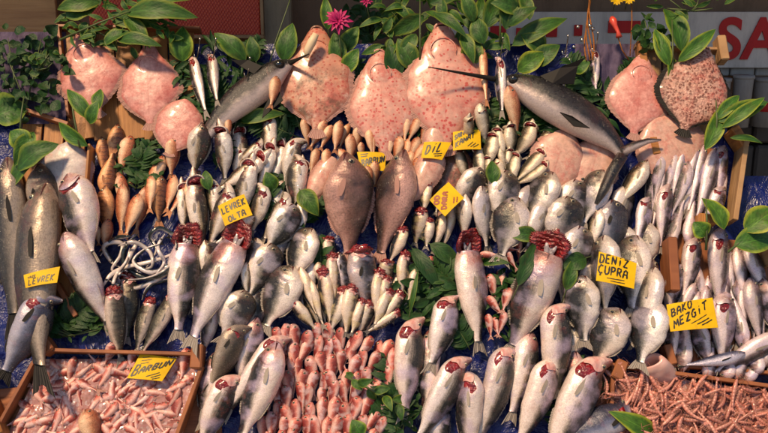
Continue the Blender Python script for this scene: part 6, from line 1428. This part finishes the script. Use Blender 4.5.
# cut fish stump with hollow
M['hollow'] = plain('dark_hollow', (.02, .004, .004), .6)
def stump():
    h0 = hget(P(655, 366, .05)) + .045; c0, c1 = P(652, 362, h0 + .05), P(664, 378, h0 - .03); root = empty('fish_stump', c0, 'cut pink fish stump with a dark hollow, at the shrimp crate rim', 'fish piece', None)
    ax = (c1 - c0).normalized(); A1 = (BU - ax * BU.dot(ax)).normalized(); A2 = ax.cross(A1); mb = MB(); V, F = [], []; n = 24
    prof_ = [(.0, .55), (-.012, .72), (-.008, .92), (.02, 1.06), (.06, 1.15), (.10, 1.1), (.13, .9)]
    for d, r_ in [(.05, .50), (.02, .52)] + prof_:
        for k_ in range(n):
            t = 2 * math.pi * k_ / n; w_ = 1 + .06 * math.sin(t * 3); V.append(c0 + ax * d + A1 * (math.cos(t) * r_ * 12.5 * PXM * w_) + A2 * (math.sin(t) * r_ * 9 * PXM * w_))
    for i in range(8):
        for k_ in range(n): F.append((i*n+k_, i*n+(k_+1)%n, (i+1)*n+(k_+1)%n, (i+1)*n+k_))
    mb.add(V, F); part('rind', mb.mesh('rind', [M['pinkflap']]), root)
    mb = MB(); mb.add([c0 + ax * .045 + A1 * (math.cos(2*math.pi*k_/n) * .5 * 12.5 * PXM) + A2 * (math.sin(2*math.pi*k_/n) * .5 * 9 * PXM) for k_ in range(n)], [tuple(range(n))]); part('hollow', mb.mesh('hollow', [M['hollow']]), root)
stump()

# ================================================================== LEAVES ON TOP
LL = 'loose leaves among the fish'
for (bx, by, tx, ty, w_, mt, lb, sh_) in (
 (493, 184, 492, 160, 15, 'leaf', 'small upright leaf among the bluefish', 1), (300, 190, 318, 215, 20, 'leaf', 'crumpled leaf left of the big brown fish', 0), (209, 190, 205, 170, 12, 'leaf', 'leaf right of the long orange fish', 0),
 (274, 190, 266, 172, 16, 'leaf_var', 'ragged bright leaf in the pale fish group', 0), (430, 244, 462, 266, 17, 'leaf_dark', 'broad dark leaf below the slim silver fish', 0), (412, 248, 440, 290, 15, 'leaf_dark', 'long leaf under the thin pink fish', 0), (410, 312, 418, 270, 5, 'leaf', 'green stalk beside the small fish cluster', 0),
 (518, 286, 536, 240, 14, 'leaf_dark', 'long dark leaf left of the striped gutted sea bass', 0), (538, 236, 508, 234, 16, 'leaf', 'leaf tip over the large sea bream', 0), (586, 258, 562, 268, 18, 'leaf_dark', 'glossy leaf right of the striped gutted sea bass', 0), (566, 290, 574, 258, 14, 'leaf', 'leaf edge below the glossy one', 0), (480, 262, 508, 262, 10, 'leaf', 'thin leaf under the loose shrimps', 0),
 (440, 312, 426, 296, 20, 'leaf_dark', 'dark leaf beside the pink jawed sea bass', 0), (655, 436, 612, 412, 20, 'leaf_var', 'bright leaf in front of the shrimp crate', 0), (362, 436, 352, 420, 18, 'leaf_var', 'bright leaf at the bottom of the mullet heap', 0), (560, 122, 590, 138, 18, 'leaf', 'leaf between the right swordfish and the round pale flatfish', 0), (548, 118, 534, 104, 18, 'leaf_dark', 'dark leaf under the right swordfish head', 0), (240, 122, 284, 112, 14, 'leaf', 'long leaf below the left swordfish', 0)):
    leafobj(bx, by, tx, ty, w_, .012, .03, lb, mt, LL, hmode=True)
leafobj(345, 376, 410, 410, 10, .02, .03, 'herb sprig lying over the right side of the mullet heap', 'leaf', LL, more=[(348, 378, 352, 372, 8), (352, 380, 362, 390, 8), (358, 384, 372, 380, 9), (368, 388, 376, 400, 9), (374, 392, 390, 388, 9), (384, 396, 392, 410, 9), (392, 400, 408, 398, 9), (398, 404, 402, 420, 9)], hmode=True, name='herb_sprig', cat='herb')
leafobj(706, 250, 706, 200, 24, .10, .12, 'yellow edged leaf pair standing in the whiting', 'leaf_var', None, more=[(724, 230, 703, 196, 22), (706, 236, 694, 222, 18)], hmode=True, name='leaf_pair', cat='leaves')
leafobj(728, 252, 772, 216, 24, .10, .16, 'large leaf sprig at the right edge over the whiting', 'leaf_var', None, more=[(734, 246, 776, 238, 26), (745, 232, 778, 208, 26)], hmode=True, name='leaf_sprig', cat='leaves')
leafobj(716, 140, 716, 100, 22, .14, .16, 'leaf sprig right of the brown spotted flatfish', 'leaf_var', None, more=[(705, 150, 722, 106, 16), (718, 122, 770, 100, 18), (722, 128, 766, 96, 12), (730, 138, 764, 142, 7), (716, 120, 740, 94, 12)], name='leaf_sprig', cat='leaves')
leafobj(672, 84, 672, 20, 24, .09, .12, 'bright leaf sprig between the two upper right flatfish', 'leaf_var', None, more=[(682, 52, 666, 6, 21), (670, 66, 654, 28, 14), (678, 62, 717, 28, 14), (670, 84, 672, 54, 13), (664, 56, 656, 30, 14)], name='leaf_sprig', cat='leaves')
leafobj(80, 148, 70, 90, 22, .10, .12, 'leaf sprig below the leftmost flatfish', 'leaf_var', None, more=[(88, 146, 56, 122, 14), (92, 120, 66, 88, 14), (90, 124, 98, 100, 14), (98, 110, 100, 88, 12)], name='leaf_sprig', cat='leaves')
leafobj(20, 140, 24, 96, 22, .08, .12, 'broad round leaf sprig at the left edge', 'leaf_var', None, more=[(-6, 118, 28, 106, 34), (34, 132, 14, 165, 16), (18, 170, 56, 142, 24), (40, 150, 8, 190, 20), (30, 148, 10, 130, 20)], name='leaf_sprig', cat='leaves')

# shrubs and big leaves behind
bush(24, 72, 42, 48, 0, 110, .75, 'dark small leaved shrub at upper left over the purple cloth', 'leaf_dark', .07, mode='b', ll=(7, 15), seed=3, hb=.04)
bush(40, 60, 16, 12, 0, 8, .6, 'paler twig in the dark shrub at upper left', 'leaf', .05, mode='b', ll=(8, 12), seed=4, hb=.09)
leafobj(60, 40, 140, 8, 26, .10, .14, 'big leafy branch over the leftmost flatfish', 'leaf', None, more=[(66, 18, 98, 4, 24), (100, 2, 56, 8, 18), (126, 14, 196, 14, 20), (112, 22, 160, 24, 16), (125, 18, 150, 46, 15), (118, 40, 160, 44, 14), (86, 22, 82, 36, 9), (104, 44, 130, 30, 14), (138, 8, 190, -4, 16)], name='leafy_branch', cat='branch')
bush(120, 24, 60, 24, 0, 90, .28, 'feathery greenery behind the big leafy branch', 'leaf', .05, mode='b', ll=(10, 20), seed=14, hb=.07)
leafobj(420, 60, 420, 0, 26, .08, .12, 'broad leaved laurel branch behind the large dotted flatfish', 'leaf', None, more=[(424, 16, 388, 36, 17), (430, 4, 460, -6, 14), (434, 14, 466, 34, 13), (416, 34, 400, 62, 15), (462, 34, 474, 62, 14), (474, 22, 462, -8, 15), (476, 30, 482, -6, 12), (444, 20, 440, -4, 12)], name='laurel_branch', cat='branch')
leafobj(500, 44, 500, 0, 20, .08, .12, 'glossy laurel branch hanging at top centre right', 'leaf', None, more=[(486, 28, 500, -8, 20), (506, 30, 512, -6, 18), (520, 10, 492, 2, 18), (530, 20, 520, -8, 14), (484, 44, 474, 16, 18), (508, 26, 536, 6, 16)], name='laurel_branch', cat='branch')
bush(440, 26, 70, 34, 0, 80, .36, 'dense laurel leaves at the top centre', 'leaf', .05, mode='b', ll=(14, 26), seed=21, hb=.03)
bush(372, 20, 34, 20, YB, 50, .4, 'dim leaves behind the magenta flower', 'leaf_dark', .15, seed=22)
bush(690, 4, 40, 8, 0, 14, .3, 'hanging leaves at the top right', 'leaf', .04, mode='b', ll=(12, 22), seed=25, hb=.1)
bush(650, 34, 16, 18, 0, 22, .6, 'dark leaves left of the bright sprig at upper right', 'leaf_dark', .04, mode='b', ll=(9, 14), seed=26, hb=.06)
# flowers
def flower(x, y, r, h, label, n=34):
    c = P(x, y, h); root = empty('magenta_flower', c, label, 'flower', 'magenta flowers'); mb = MB(); rr = random.Random(x)
    for i in range(n):
        a = i * 2.4; lv = i / n; L = r * PXM * (1.05 - .55 * lv); d = (BU * math.cos(a) + BV * math.sin(a)) * (1 - .5 * lv) + BN * (.15 + .9 * lv); d.normalize()
        leaf_geo(mb, c + BN * .004 * lv, c + d * L, L * .34, BN, .12, .4, i, 0, 0, 6, 4)
    part('petals', mb.mesh('petals', [M['petal']]), root); sm = MB(); sm.tube([c, P(x + 2, y + r * 1.5, h - .03), P(x + 5, y + r * 3, .04)], .003, 6); part('stem', sm.mesh('stem', [M['stem']]), root)
flower(338, 22, 15, .14, 'large magenta flower above the blotched flatfish'); flower(366, 2, 7, .12, 'small magenta flower at the top edge', 20)
def yellow(x, y, label):
    c = P(x, y, .1); root = empty('yellow_flower', c, label, 'flower'); mb = MB()
    for i in range(16):
        a = i * 2.4; d = (BU * math.cos(a) + BV * math.sin(a) + BN * .4).normalized(); leaf_geo(mb, c, c + d * .03, .012, BN, .1, .3, i, 0, 0, 4, 2)
    part('petals', mb.mesh('petals', [M['card']]), root)
    sm = MB(); sm.tube([c, c - BV * .02 + BN * -.05], .002, 5); part('stem', sm.mesh('stem', [M['stem']]), root)
yellow(616, 0, 'yellow flower at the top edge left of the orange toy'); yellow(628, -1, 'yellow flower at the top edge above the red plastic tag')
# orange twine with knots, red plastic tag
r = empty('twine', P(586, 0, .1), 'orange twine hanging with tinsel beads at upper right', 'twine')
for q in range(4):
    mb = MB(); mb.tube([P(587 + q * 1.5 + 2.5 * math.sin(i * .5 + q), -14 + i * 6.2, .09 + .004 * q) for i in range(13)], .0028, 6); part('strand', mb.mesh('strand', [M['twine']]), r)
for x, y in ((578, 27), (590, 26), (574, 47), (582, 40), (593, 29)):
    mb = MB(); lump(mb, P(x, y, .11), .008, .007, .007, x, 0, .3); part('bead', mb.mesh('bead', [M['steel']]), r)
M['tag_red'] = plain('red_plastic', (.62, .07, .04), .3)
r = empty('plastic_tag', P(614, 24, .1), 'red plastic tag left of the plain flatfish at right', 'tag'); mb = MB(); mb.tube([P(612, 18, .11), P(613, 21, .115), P(615, 26, .115), P(618, 32, .11), P(619, 37, .11)], [.010, .016, .010, .007, .013], 12); part('clip', mb.mesh('clip', [M['tag_red']]), r)
mb = MB(); mb.tube([P(617, 34, .105), P(622, 50, .09), P(630, 62, .05)], .0025, 6); part('string', mb.mesh('string', [M['twine']]), r)
mb = MB(); mb.tube([P(631, -14, .08), P(632, 20, .08), P(630, 56, .06)], .0022, 6); tag(link('cord', mb.mesh('cord', [M['twine']])), 'thin orange cord hanging left of the upper right crate', 'cord')
mb = MB(); mb.tube([P(292, -6, .1), P(286, 12, .1), P(276, 40, .09), P(270, 62, .08)], .0025, 6); tag(link('grass_stalk', mb.mesh('grass_stalk', [M['stem']])), 'long grass stalk in front of the beige post', 'stalk')
